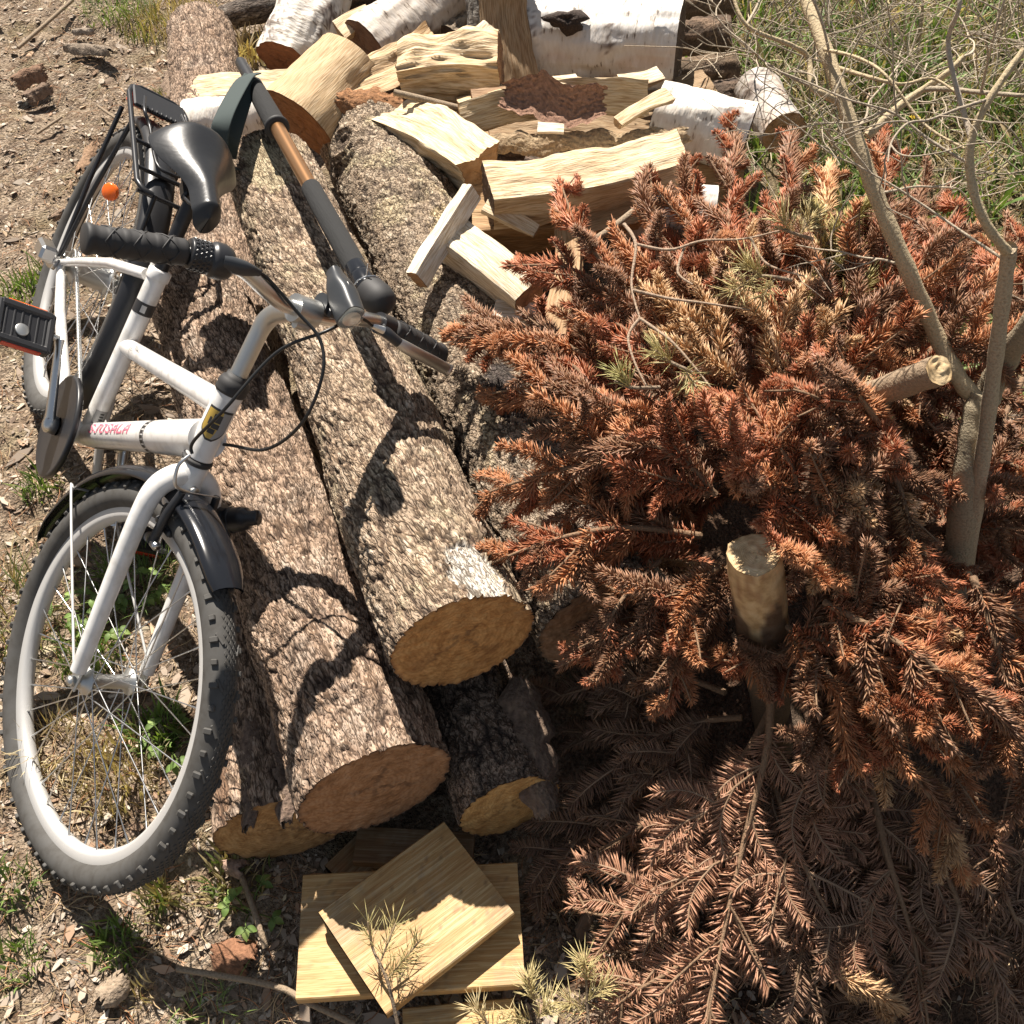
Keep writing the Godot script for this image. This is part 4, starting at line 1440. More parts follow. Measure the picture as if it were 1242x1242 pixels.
func build_grass() -> void:
	rng.seed = 5
	var spots := [
		[38, 352, 0.10, 110, 0.07, GREEN, "green grass tuft beside the rear wheel hub"],
		[48, 588, 0.05, 45, 0.05, GREEN, "small green tuft below the chain guard"],
		[12, 745, 0.11, 120, 0.08, MIXED, "half dry tuft touching the front tyre at the picture edge"],
		[14, 1075, 0.05, 40, 0.05, GREEN, "green tuft under the lowest part of the front tyre"],
		[18, 1165, 0.05, 40, 0.045, GREEN, "low green tuft in the bare soil by the tyre shadow"],
		[142, 1142, 0.05, 60, 0.06, GREEN, "green tuft inside the shadow of the front tyre"],
		[196, 1088, 0.045, 40, 0.07, MIXED, "yellowish tuft just below the front tyre"],
		[165, 1205, 0.03, 14, 0.05, STRAW, "dry straw star on the soil below the tyre"],
		[285, 1065, 0.06, 55, 0.06, MIXED, "mixed tuft between the tyre and the lowest log end"],
		[108, 790, 0.07, 130, 0.06, GREEN, "lush green tuft seen through the spokes beside the hub"],
		[165, 700, 0.09, 150, 0.06, GREEN, "green patch seen through the upper spokes"],
		[140, 935, 0.09, 150, 0.06, STRAW, "dry straw patch seen through the lower spokes"],
		[190, 880, 0.06, 70, 0.06, GREEN, "green tuft seen through the spokes near the log"],
		[75, 905, 0.07, 80, 0.06, STRAW, "straw tuft seen through the spokes near the rim"],
		[140, 8, 0.13, 160, 0.07, GREEN, "bright green tuft at the far edge of the soil"],
		[175, 32, 0.10, 90, 0.06, MIXED, "sparse yellow green tuft near the far bright tuft"],
		[205, 120, 0.07, 60, 0.05, MIXED, "small tuft behind the rear rack"],
		[255, 1232, 0.06, 40, 0.05, GREEN, "tiny green tuft beside the boards"],
		[300, 60, 0.10, 90, 0.08, STRAW, "straw tuft by the dark round log"],
		[215, 20, 0.16, 120, 0.07, STRAW, "wide straw patch before the dark round log"],
	]
	for s in spots:
		var c := g(s[0], s[1], 0.0)
		var t := thing("grass_tuft", s[6], "grass tuft", Vector3(c.x, gh(c.x, c.z), c.z), "grass tufts on the soil")
		grass_patch("blades", t, c, s[2], int(s[3] * 2.0), s[4], s[5], 1.0)
	# meadow behind the spruce
	var where := [[], [], []]
	var tint := [[], [], []]
	for i in 32000:
		var z := -0.1 - 4.8 * rng.randf()
		var x := rng.randf_range(0.2, 2.7)
		if rng.randf() > meadow(x, z):
			continue
		var lush := smoothstep(-0.1, 0.35, noise_b.get_noise_2d(x * 60.0 + 77.0, z * 60.0))
		var h := rng.randf_range(0.05, 0.14) * (0.8 + 0.5 * lush)
		var k := rng.randi() % 3
		where[k].append(tilted(Vector3(x, gh(x, z) - 0.005, z), rng.randf() * TAU, rng.randfn(0, 0.3), rng.randfn(0, 0.3), Vector3(h * (1.2 - lush * 0.4), h, h * rng.randf_range(0.7, 1.3))))
		var co: Color = (GREEN if rng.randf() < 0.4 + 0.55 * lush else STRAW)[rng.randi() % 3] * rng.randf_range(0.75, 1.25)
		co.a = 1
		tint[k].append(co)
	for k in 3:
		tag(scatter("meadow_grass", blades[k], where[k], tint[k], self), ["short upright meadow grass growing behind the spruce heap", "arching meadow grass growing behind the spruce heap", "broad bladed meadow grass growing behind the spruce heap"][k], "grass")
	# weeds with leaves, seen through the front wheel
	for q in [[120, 762, 9], [175, 720, 8], [98, 735, 7], [205, 905, 7], [300, 1105, 5]]:
		var c := g(q[0], q[1], 0.0)
		c.y = gh(c.x, c.z)
		var t := thing("weed", ["leafy green weed behind the front fork leg", "leafy weed behind the upper spokes", "small leafy weed by the front rim", "leafy weed between the wheel and the logs", "low weed beside the lowest log end"][taken.get("weed", -1) + 1], "weed", c, "weeds seen round the front wheel")
		for k in q[2]:
			var a: float = TAU * k / q[2] + rng.randf()
			var d := Vector3(cos(a), 0, sin(a))
			var tip := d * rng.randf_range(0.02, 0.05) + Vector3.UP * rng.randf_range(0.025, 0.05)
			var mb := MB.new()
			mb.col = Color(0.14, 0.2, 0.05)
			mb.tube([Vector3.ZERO, tip * 0.6 + Vector3.UP * 0.01, tip], 0.0012, 5)
			part("stem", mb, M.blade, t)
			for l in 3:
				mb = MB.new()
				mb.col = GREEN[l] * rng.randf_range(0.8, 1.3)
				var ld := d.rotated(Vector3.UP, (l - 1) * 1.3)
				var p := PackedVector3Array()
				for i in 6:
					var u := i / 5.0
					var w := 0.0058 * sin(PI * (0.08 + 0.92 * u)) + 0.0003
					var cc := tip + ld * 0.019 * u + Vector3.UP * (0.010 * u - 0.016 * u * u)
					var sd := ld.cross(Vector3.UP)
					p.append(cc + sd * w)
					p.append(cc - Vector3.UP * 0.002)
					p.append(cc - sd * w)
				mb.sheet(p, 6, 3)
				part("leaf", mb, M.blade, t)
	for q in [[1003, 124], [1102, 162]]:
		var c := g(q[0], q[1], 0.0)
		c.y = gh(c.x, c.z)
		var t := thing("dandelion", ["yellow dandelion in the grass beside the shrub stem", "yellow dandelion in the grass under the side branch"][0 if q[0] < 1050 else 1], "flower", c)
		var mb := MB.new()
		mb.col = Color(0.16, 0.2, 0.06)
		mb.tube([Vector3.ZERO, Vector3(0.005, 0.08, 0.0)], 0.002, 6)
		part("stem", mb, M.blade, t)
		mb = MB.new()
		mb.col = Color(0.75, 0.52, 0.02)
		for k in 26:
			var a := TAU * k * 0.381966
			var d := Vector3(cos(a), 0.35 + 0.5 * (1.0 - k / 26.0), sin(a)).normalized()
			var sd := Vector3(-sin(a), 0, cos(a)) * 0.0028
			var r := 0.008 + 0.010 * k / 26.0
			mb.face([Vector3(0.005, 0.08, 0) - sd * 0.4, Vector3(0.005, 0.08, 0) + d * r - sd, Vector3(0.005, 0.08, 0) + d * r + sd, Vector3(0.005, 0.08, 0) + sd * 0.4], Vector3.UP)
		part("petals", mb, M.blade, t)

func build_ground_bits() -> void:
	# single pieces one can point to on the soil
	for q in [[[78, 52, 0.03], [132, 58, 0.05], 0.06, "curved grey bark scrap on the soil at the far edge", Color(0.36, 0.29, 0.22)], [[88, 36, 0.02], [112, 34, 0.03], 0.04, "small pale bark scrap beyond the curved one", Color(0.46, 0.38, 0.30)],
			[[96, 205, 0.012], [112, 172, 0.012], 0.05, "tan bark flake on the soil beside the rear wheel", Color(0.45, 0.29, 0.18)], [[50, 78, 0.06], [14, 92, 0.05], 0.10, "reddish brown rotten bark lump near the picture corner", Color(0.33, 0.20, 0.13)], [[58, 100, 0.04], [30, 116, 0.03], 0.08, "second rotten bark lump below the reddish one", Color(0.30, 0.21, 0.15)],
			[[232, 150, 0.02], [205, 85, 0.05], 0.10, "bark plate on the soil behind the rear rack", Color(0.40, 0.29, 0.21)], [[80, 252, 0.012], [62, 262, 0.012], 0.03, "small bark flake between soil and rear tyre", Color(0.38, 0.27, 0.19)],
			[[150, 1180, 0.01], [122, 1215, 0.01], 0.05, "pale dry leaf scrap below the tyre shadow", Color(0.46, 0.36, 0.26)], [[258, 1148, 0.015], [300, 1168, 0.015], 0.07, "reddish clump of old needles and bark beside the boards", Color(0.36, 0.18, 0.10)], [[268, 1048, 0.02], [292, 1052, 0.03], 0.04, "pinkish bark chip before the lowest log end", Color(0.48, 0.33, 0.25)]]:
		var a: Vector3 = g(q[0][0], q[0][1], q[0][2])
		var b := g(q[1][0], q[1][1], q[1][2])
		var t := thing("bark_scrap", q[3], "bark", Vector3(a.x, 0, a.z), "bark scraps on the soil")
		bark_plate(t, a, b, q[2], Vector3(0.1, 1, 0.2), q[0][0] * 0.13, q[4], q[4] * 0.75, 0.3)
	for q in [[[[22, 58, 0.01], [60, 25, 0.02], [88, 0, 0.03]], 0.006, "thin pale stick lying at the far corner of the soil"], [[[118, 128, 0.01], [138, 142, 0.015], [150, 150, 0.01]], 0.004, "short pale stick beside the rear rack"], [[[215, 1175, 0.02], [330, 1195, 0.03], [372, 1215, 0.04], [430, 1242, 0.03]], 0.005, "grey bent twig on the soil running under the boards"],
			[[[45, 162, 0.01], [75, 142, 0.012]], 0.004, "short dark stick in the open soil"], [[[292, 1060, 0.01], [312, 1115, 0.02], [322, 1150, 0.01]], 0.005, "grey twig upright beside the lowest log end"], [[[478, 112, 0.52], [520, 122, 0.51], [556, 131, 0.5]], 0.007, "thin brown stick lying across the split firewood"], [[[770, 255, 0.6], [735, 282, 0.6], [705, 300, 0.58]], 0.006, "bare brown twig sticking out of the spruce over the firewood"]]:
		var pts := path_g(q[0])
		var o: Vector3 = pts[0] * Vector3(1, 0, 1)
		var t := thing("stick", q[2], "stick", o)
		for i in pts.size():
			pts[i] -= o
		var mb := MB.new()
		mb.col = Color(0.34, 0.26, 0.18)
		mb.tube(smooth_path(pts, 4), q[1], 8)
		part("wood", mb, M.twig_bark, t)

# ---------------------------------------------------------------- split firewood
func arc(r: float, a0: float, a1: float, n: int, kind: String, squash := 1.0) -> Array:
	var out := []
	for k in n:
		var a := deg_to_rad(lerpf(a0, a1, float(k) / n))
		out.append([cos(a) * r, sin(a) * r * squash, kind])
	return out

# section: [x, y, kind] round the middle; kind of the edge to the next point: w split wood, d smooth wood, b bark, i birch bark
func billet(called: String, label: String, a: Vector3, b: Vector3, section: Array, colour: Color, roll := 0.0, end := Color(0, 0, 0, 0), wave := 0.004, bark_c := Color(0.2, 0.145, 0.11), bend := Vector3.ZERO, category := "firewood", group := "firewood thrown on the heap") -> Node3D:
	var t := thing(called, label, category, Vector3(a.x + b.x, 0, a.z + b.z) * 0.5, group)
	var fr := log_frame(a, b)
	# x of the section to the side, y up, turned by roll
	fr = Basis(fr.z.cross(-fr.x), fr.x, fr.z) * Basis(Vector3.BACK, roll)
	a -= t.position
	b -= t.position
	var ln := a.distance_to(b)
	var nu := maxi(6, int(ln / 0.008))
	var kinds := {}
	var n := section.size()
	var sd := a.x * 7.3 + ln * 31.0 + b.z * 3.0 + t.position.x * 11.0
	var r0 := RandomNumberGenerator.new()
	r0.seed = int(absf(sd) * 1000.0)
	var twist := r0.randfn(0, 0.16)
	var taper := r0.randf_range(-0.16, 0.2)
	if section.size() > 9:
		twist = 0.0
		taper *= 0.4
	elif bend == Vector3.ZERO:
		bend = fr * Vector3(r0.randfn(0, 0.02), r0.randfn(0, 0.02), 0) * ln
	var first := 0
	for k in n:      # start at a change of kind
		if section[k][2] != section[(k + n - 1) % n][2]:
			first = k
	var ring := [[], []]
	var k := 0
	while k < n:
		var kind: String = section[(first + k) % n][2]
		var run := [section[(first + k) % n]]
		var e := k + 1
		run.append(section[(first + e) % n])
		while kind != "w" and e < n and section[(first + e) % n][2] == kind:
			e += 1
			run.append(section[(first + e) % n])
		# fine points across
		var line := []
		for q in run.size() - 1:
			var v0 := Vector2(run[q][0], run[q][1])
			var v1 := Vector2(run[q + 1][0], run[q + 1][1])
			var m := maxi(1, int(v0.distance_to(v1) / 0.006))
			for w in m:
				line.append(v0.lerp(v1, float(w) / m))
		line.append(Vector2(run[-1][0], run[-1][1]))
		var nv := line.size()
		var p := PackedVector3Array()
		var cs := PackedColorArray()
		var us := PackedVector2Array()
		for i in nu + 1:
			var u := float(i) / nu
			var across := 0.0
			for j in nv:
				var q: Vector2 = line[j]
				if j > 0:
					across += q.distance_to(line[j - 1])
				var s3 := Vector3(q.x * 900.0 + sd * 50.0, q.y * 900.0, u * ln * 70.0)
				var fib := noise_c.get_noise_3dv(s3)
				var low := noise_b.get_noise_3dv(Vector3(q.x * 160.0, q.y * 160.0 + sd * 30.0, u * ln * 90.0))
				var tone := noise_c.get_noise_3dv(Vector3(q.x * 260.0, q.y * 260.0 + sd, u * ln * 24.0))
				var disp := low * wave * 3.0
				var co := colour
				if kind == "w":
					disp += fib * wave * 1.3 + wave * 0.3 * (floorf(tone * 3.0 + fib) / 3.0)
					co = colour.lerp(colour * Color(0.62, 0.52, 0.42), smoothstep(0.0, 0.55, tone) * 0.55)
					co = co * (1.0 + 0.16 * fib)
				elif kind == "d":
					disp += tone * 0.001
					co = colour * (1.0 + 0.12 * tone)
				elif kind == "b":
					var f := smoothstep(-0.97, -0.5, noise_a.get_noise_3dv(Vector3(q.x * 40.0, q.y * 40.0 + sd, u * ln * 14.0) * 10.0))
					disp += 0.006 * (f - 1.0) + 0.003 * noise_c.get_noise_3dv(Vector3(q.x * 700, q.y * 700, u * ln * 700))
					co = (bark_c * 0.4).lerp(bark_c, f) * (1.0 + 0.35 * tone)
				elif kind == "i":
					var m1 := noise_c.get_noise_3dv(Vector3(q.x * 700, q.y * 700, u * ln * 700))
					disp += 0.0015 * m1 + 0.002 * tone
					co = bark_c.lerp(Color(0.16, 0.12, 0.10), smoothstep(0.25, 0.6, low + 0.5 * m1))
					co = co.lerp(Color(0.60, 0.44, 0.34), 0.5 * smoothstep(0.2, 0.6, -low + 0.4 * tone))
				co.a = 1
				p.append(a + fr * (Vector3(q.x, q.y, 0).rotated(Vector3.BACK, twist * (u - 0.5)) * ((1.0 + taper * (u - 0.5)) * (1.0 + disp / maxf(0.02, q.length()))) + Vector3(0, 0, u * ln)) + bend * sin(u * PI))
				cs.append(co)
				us.append(Vector2(u * ln + sd * 0.37, across + sd * 0.61 + k * 0.13))
			if i == 0 or i == nu:
				for j in nv - 1:
					ring[0 if i == 0 else 1].append(p[i * nv + j])
		if not kinds.has(kind):
			kinds[kind] = MB.new()
		kinds[kind].sheet(p, nu + 1, nv, false, cs, us)
		k = e
	for kind in kinds:
		part({"w": "split_face", "d": "smooth_face", "b": "bark", "i": "birch_bark"}[kind], kinds[kind], {"w": M.wood, "d": M.wood, "b": M.bark, "i": M.birch_bark}[kind], t)
	var ec := colour if end.a == 0.0 else end
	ec.a = 1
	var ax := (b - a).normalized()
	part("cut_end", cut_end(PackedVector3Array(ring[1]), ax, ec, ec * Color(0.55, 0.5, 0.45), sd), M.cut_wood, t)
	part("cut_end", cut_end(PackedVector3Array(ring[0]), -ax, ec, ec * Color(0.55, 0.5, 0.45), sd + 2), M.cut_wood, t)
	return t

func quarter(w: float, h: float, bark := "b") -> Array:
	# a split quarter: two flat faces and a rounded back
	return [[-w * 0.5, h * 0.42, "w"], [w * 0.42, h * 0.5, "w"], [w * 0.55, -h * 0.2, bark], [w * 0.38, -h * 0.42, bark], [0.0, -h * 0.55, bark], [-w * 0.42, -h * 0.4, "w"]]

func plank(w: float, h: float) -> Array:
	return [[-w * 0.5, h * 0.45, "w"], [w * 0.46, h * 0.5, "w"], [w * 0.5, -h * 0.42, "w"], [-w * 0.47, -h * 0.5, "w"]]

func wedge(w: float, h: float) -> Array:
	return [[-w * 0.5, h * 0.5, "w"], [w * 0.5, h * 0.38, "w"], [w * 0.15, -h * 0.5, "w"], [-w * 0.4, -h * 0.25, "w"]]

const CREAM := Color(0.68, 0.57, 0.41)
const PALE := Color(0.76, 0.68, 0.55)
const OCHRE := Color(0.52, 0.36, 0.19)
const BROWN := Color(0.34, 0.22, 0.13)
const WHITE := Color(0.78, 0.75, 0.70)

func build_firewood() -> void:
	make_log("dark_log", "thin dark round log at the far corner of the heap", g(258, 27, 0.05), g(352, 2, 0.06), 0.038, 0.045, [Color(0.22, 0.18, 0.15), Color(0.07, 0.055, 0.045), Color(0.38, 0.34, 0.29), 0.05, 0.02, 0.004, Color(0.4, 0.38, 0.33), 0.2, 0.2], 9.0, Color(0.14, 0.10, 0.08), Color(0.06, 0.04, 0.03), [], [], 0.006, "round logs of the firewood heap")
	billet("birch_log", "thick white birch log with ragged peeling bark and reddish broken end", g(350, 78, 0.17), g(404, -56, 0.33), arc(0.092, 0, 360, 22, "i"), WHITE, 0.0, Color(0.30, 0.13, 0.06), 0.006, WHITE)
	billet("split_log", "cream split log lying crosswise under the birch and the pole", g(240, 118, 0.16), g(402, 104, 0.24), quarter(0.10, 0.07), CREAM, 0.1)
	billet("birch_log", "white birch billet showing between the saddle and the pole", g(228, 150, 0.24), g(338, 136, 0.28), arc(0.052, 20, 200, 12, "i") + [[-0.049, -0.018, "w"]], PALE, 0.0, PALE, 0.003, WHITE)
	billet("birch_log", "round birch log with a dark brown sawn end over the half log", g(444, 62, 0.37), g(540, -8, 0.42), arc(0.082, 0, 360, 20, "i"), WHITE, 0.0, Color(0.22, 0.13, 0.08), 0.004, Color(0.58, 0.53, 0.48))
	billet("half_log", "big half log with its broad brown shaded end beside the pole", g(364, 158, 0.40), g(432, 88, 0.455), arc(0.105, -10, 205, 18, "d") + [[-0.06, -0.075, "w"]], Color(0.58, 0.44, 0.28), -0.25, Color(0.33, 0.185, 0.085), 0.004)
	billet("split_log", "long light split log rising from the half log to the birch end", g(424, 112, 0.46), g(530, 62, 0.50), wedge(0.10, 0.10), Color(0.62, 0.47, 0.30), 0.5, BROWN, 0.007)
	billet("wavy_log", "chunky split log with wavy cream grain and a dark end", g(488, 92, 0.50), g(608, 84, 0.52), [[-0.06, 0.05, "w"], [0.02, 0.062, "w"], [0.065, 0.01, "w"], [0.05, -0.06, "b"], [-0.05, -0.06, "w"]], Color(0.68, 0.55, 0.38), 0.1, Color(0.27, 0.16, 0.09), 0.010)
	var s := thing("bark_slab", "orange brown bark slab with a dark rough edge on the firewood", "bark", g(465, 125, 0.0))
	bark_plate(s, g(408, 116, 0.49), g(522, 134, 0.46), 0.085, Vector3(0.0, 0.85, 0.5), 3.0, Color(0.44, 0.22, 0.10), Color(0.30, 0.16, 0.08), 0.15)
	billet("split_log", "split log with a sunlit white top pointing at the thin white stick", g(484, 152, 0.44), g(588, 212, 0.47), wedge(0.105, 0.115), Color(0.74, 0.64, 0.48), 0.25, Color(0.42, 0.29, 0.17), 0.006)
	billet("standing_log", "upright grey brown split trunk standing behind the wavy log", g(613, 104, 0.33), g(606, -70, 0.58), [[-0.075, 0.03, "w"], [0.05, 0.04, "b"], [0.08, 0.0, "b"], [0.06, -0.05, "b"], [-0.05, -0.05, "w"]], Color(0.36, 0.265, 0.17), 0.0, BROWN, 0.005, Color(0.36, 0.33, 0.29))
	var bl := billet("birch_log", "largest birch log lying crosswise, white above and grey below", g(636, 46, 0.36), g(824, 58, 0.38), arc(0.112, 0, 360, 26, "i"), WHITE, 0.0, Color(0.10, 0.07, 0.055), 0.006, Color(0.66, 0.64, 0.62))
	var mb := MB.new()
	mb.col = Color(0.05, 0.035, 0.025)
	var kc := g(688, 24, 0.465)
	var kf := Basis.looking_at((EYE - kc).normalized() + Vector3(0, 0.35, 0), Vector3.UP)
	var kp := PackedVector3Array()
	for i in 7:
		for j in 25:
			var ang := TAU * (j % 24) / 24
			var kr := i / 6.0 * (1.0 + 0.22 * sin(ang * 3.0 + 0.7) + 0.12 * sin(ang * 7.0))
			kp.append(kc - bl.position + kf * Vector3(cos(ang) * 0.050 * kr, sin(ang) * 0.026 * kr, -0.012 * sin(i * 0.5) + 0.012 * kr * kr))
	mb.sheet(kp, 7, 25, true)
	part("knot_hole", mb, M.bark, bl)
	billet("split_log", "flat cream split log with straight grain lying crosswise in the heap", g(556, 140, 0.48), g(779, 118, 0.49), [[-0.055, 0.035, "w"], [0.058, 0.03, "w"], [0.05, -0.04, "w"], [-0.06, -0.035, "w"]], Color(0.66, 0.55, 0.38), -0.45, Color(0.45, 0.32, 0.18), 0.004)
	s = thing("bark_slab", "dark reddish bark strip curling on the flat cream log", "bark", g(670, 125, 0.0))
	bark_plate(s, g(610, 118, 0.545), g(732, 130, 0.54), 0.115, Vector3(0.05, 0.62, 0.75), 4.0, Color(0.40, 0.235, 0.16), Color(0.33, 0.18, 0.12), -0.12)
	s = thing("bark_slab", "long wavy edged slab lying below the flat cream log", "bark", g(700, 170, 0.0))
	bark_plate(s, g(572, 176, 0.49), g(835, 164, 0.49), 0.06, Vector3(0.0, 0.8, 0.6), 5.0, Color(0.52, 0.39, 0.24), Color(0.34, 0.23, 0.14), 0.1, "slab")
	billet("birch_log", "short bright birch log on the heap beside the spruce", g(796, 138, 0.44), g(906, 168, 0.42), arc(0.075, 0, 360, 20, "i"), WHITE, 0.0, Color(0.12, 0.08, 0.06), 0.004, WHITE)
	billet("split_log", "longest cream split log with a dark triangular end", g(592, 238, 0.50), g(824, 192, 0.52), [[-0.05, 0.035, "w"], [0.035, 0.048, "w"], [0.05, -0.02, "w"], [0.0, -0.065, "b"], [-0.035, -0.05, "w"]], Color(0.74, 0.63, 0.46), 0.12, Color(0.16, 0.11, 0.08), 0.004)
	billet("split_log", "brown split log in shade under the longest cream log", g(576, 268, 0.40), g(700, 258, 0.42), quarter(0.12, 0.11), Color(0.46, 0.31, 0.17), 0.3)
	billet("kindling_stick", "thin white split stick propped steeply on the speckled log", g(572, 232, 0.57), g(506, 340, 0.50), plank(0.026, 0.042), WHITE, 0.3, Color(0.55, 0.36, 0.2), 0.002)
	billet("split_log", "square pale split log with a white top pointing at the spruce", g(548, 292, 0.50), g(642, 362, 0.49), plank(0.066, 0.058), Color(0.78, 0.70, 0.58), 0.15, Color(0.42, 0.30, 0.2), 0.003)
	billet("kindling_stick", "pale kindling strip under the square pale log", g(562, 338, 0.45), g(612, 384, 0.44), plank(0.03, 0.02), PALE, 0.0, PALE, 0.002)
	billet("kindling_stick", "small white kindling piece at the spruce tips", g(600, 378, 0.46), g(655, 386, 0.46), plank(0.04, 0.035), WHITE, 0.2, BROWN, 0.002)
	billet("board_offcut", "narrow brown board standing among the spruce tips", g(688, 262, 0.46), g(672, 410, 0.42), plank(0.05, 0.02), Color(0.42, 0.29, 0.17), 0.2, BROWN, 0.002)
	billet("birch_log", "birch log half hidden under the spruce tops", g(690, 246, 0.42), g(866, 262, 0.42), arc(0.06, 0, 360, 18, "i"), WHITE, 0.0, Color(0.3, 0.2, 0.13), 0.004, WHITE)
	billet("round_log", "round log with tan sawn end behind the spruce", g(950, 162, 0.30), g(918, 108, 0.30), arc(0.056, 0, 360, 18, "i"), CREAM, 0.0, Color(0.50, 0.34, 0.20), 0.003, Color(0.5, 0.46, 0.42))
	for q in [[[812, 48, 0.16], [886, 42, 0.18], 0.055, "dark log with black end beyond the largest birch log", [0.22, 0.15, 0.10]], [[822, 90, 0.2], [892, 84, 0.2], 0.045, "dark log just below the black ended one", [0.27, 0.19, 0.12]], [[805, 8, 0.16], [884, 0, 0.16], 0.06, "brown log at the far end of the heap", [0.28, 0.19, 0.12]], [[850, 118, 0.2], [918, 112, 0.2], 0.045, "dark log behind the short bright birch log", [0.2, 0.14, 0.1]],
			[[425, -6, 0.22], [580, -2, 0.25], 0.06, "dark log behind the round birch log", [0.13, 0.09, 0.07]], [[540, 52, 0.36], [570, 20, 0.36], 0.05, "pale log end wedged behind the wavy log", [0.55, 0.44, 0.32]]]:
		billet("round_log", q[3], g(q[0][0], q[0][1], q[0][2]), g(q[1][0], q[1][1], q[1][2]), arc(q[2], 0, 360, 16, "b"), Color(0.4, 0.28, 0.17), 0.0, Color(0.07, 0.05, 0.04), 0.003, Color(q[4][0], q[4][1], q[4][2]))
	# slivers and splits lying between the bigger logs
	for q in [
		["thin cream sliver on top of the flat cream log", [640, 104, 0.56], [700, 96, 0.55], 0.022, 0.012, PALE],
		["split strip leaning from the flat cream log to the short birch log", [748, 150, 0.52], [812, 118, 0.53], 0.03, 0.02, CREAM],
		["pale sliver between the brown shaded split log and the white stick", [588, 250, 0.49], [650, 282, 0.46], 0.03, 0.018, PALE],
		["brown split piece under the orange bark slab", [446, 132, 0.42], [538, 150, 0.42], 0.06, 0.04, Color(0.42, 0.29, 0.17)],
		["pale split edge sticking out under the wavy log", [500, 128, 0.44], [566, 112, 0.46], 0.05, 0.03, CREAM],
		["small white chip beneath the dark reddish bark strip", [652, 156, 0.52], [684, 157, 0.52], 0.028, 0.012, WHITE],
		["short cream split wedged behind the half log", [412, 42, 0.40], [452, 20, 0.42], 0.06, 0.04, CREAM],
		["pale split log end between the standing trunk and the wavy log", [562, 62, 0.44], [592, 40, 0.44], 0.05, 0.05, PALE],
		["brown split under the longest cream log near the spruce tips", [690, 285, 0.44], [770, 262, 0.44], 0.05, 0.04, Color(0.45, 0.31, 0.18)],
		["pale split piece against the largest birch log", [752, 104, 0.5], [800, 92, 0.5], 0.04, 0.025, PALE],
		["narrow brown split on the heap before the standing trunk", [572, 118, 0.53], [628, 112, 0.53], 0.03, 0.02, BROWN],
	]:
		billet("split_piece", q[0], g(q[1][0], q[1][1], q[1][2]), g(q[2][0], q[2][1], q[2][2]), wedge(q[3], q[4]), q[5], 0.3, Color(q[5].r * 0.7, q[5].g * 0.6, q[5].b * 0.5, 1), 0.003, BROWN, Vector3.ZERO, "firewood", "small split pieces on the heap")
	# the layer beneath, mostly hidden
	rng.seed = 31
	for q in [[560, 70, "brown split log deep under the wavy log"], [640, 150, "brown split log deep under the flat cream log"], [720, 90, "brown split log deep below the largest birch log"], [700, 190, "brown split log deep under the long wavy edged slab"], [770, 150, "brown split log deep under the short bright birch log"], [800, 230, "brown split log deep beneath the half hidden birch log"], [620, 230, "brown split log deep under the end of the longest cream log"], [560, 200, "brown split log deep under the sunlit split log"], [730, 240, "brown split log deep under the middle of the longest cream log"]]:
		var c := g(q[0], q[1], 0.26)
		var d := Vector3(1, 0.05 * rng.randfn(), rng.randfn() * 0.3).normalized() * rng.randf_range(0.16, 0.22)
		billet("split_log", q[2], c - d, c + d, quarter(0.13, 0.13), Color(0.42, 0.30, 0.18) * rng.randf_range(0.7, 1.1), rng.randf() * 6.0, BROWN, 0.005, Color(0.2, 0.145, 0.11), Vector3.ZERO, "firewood", "firewood deep in the heap")

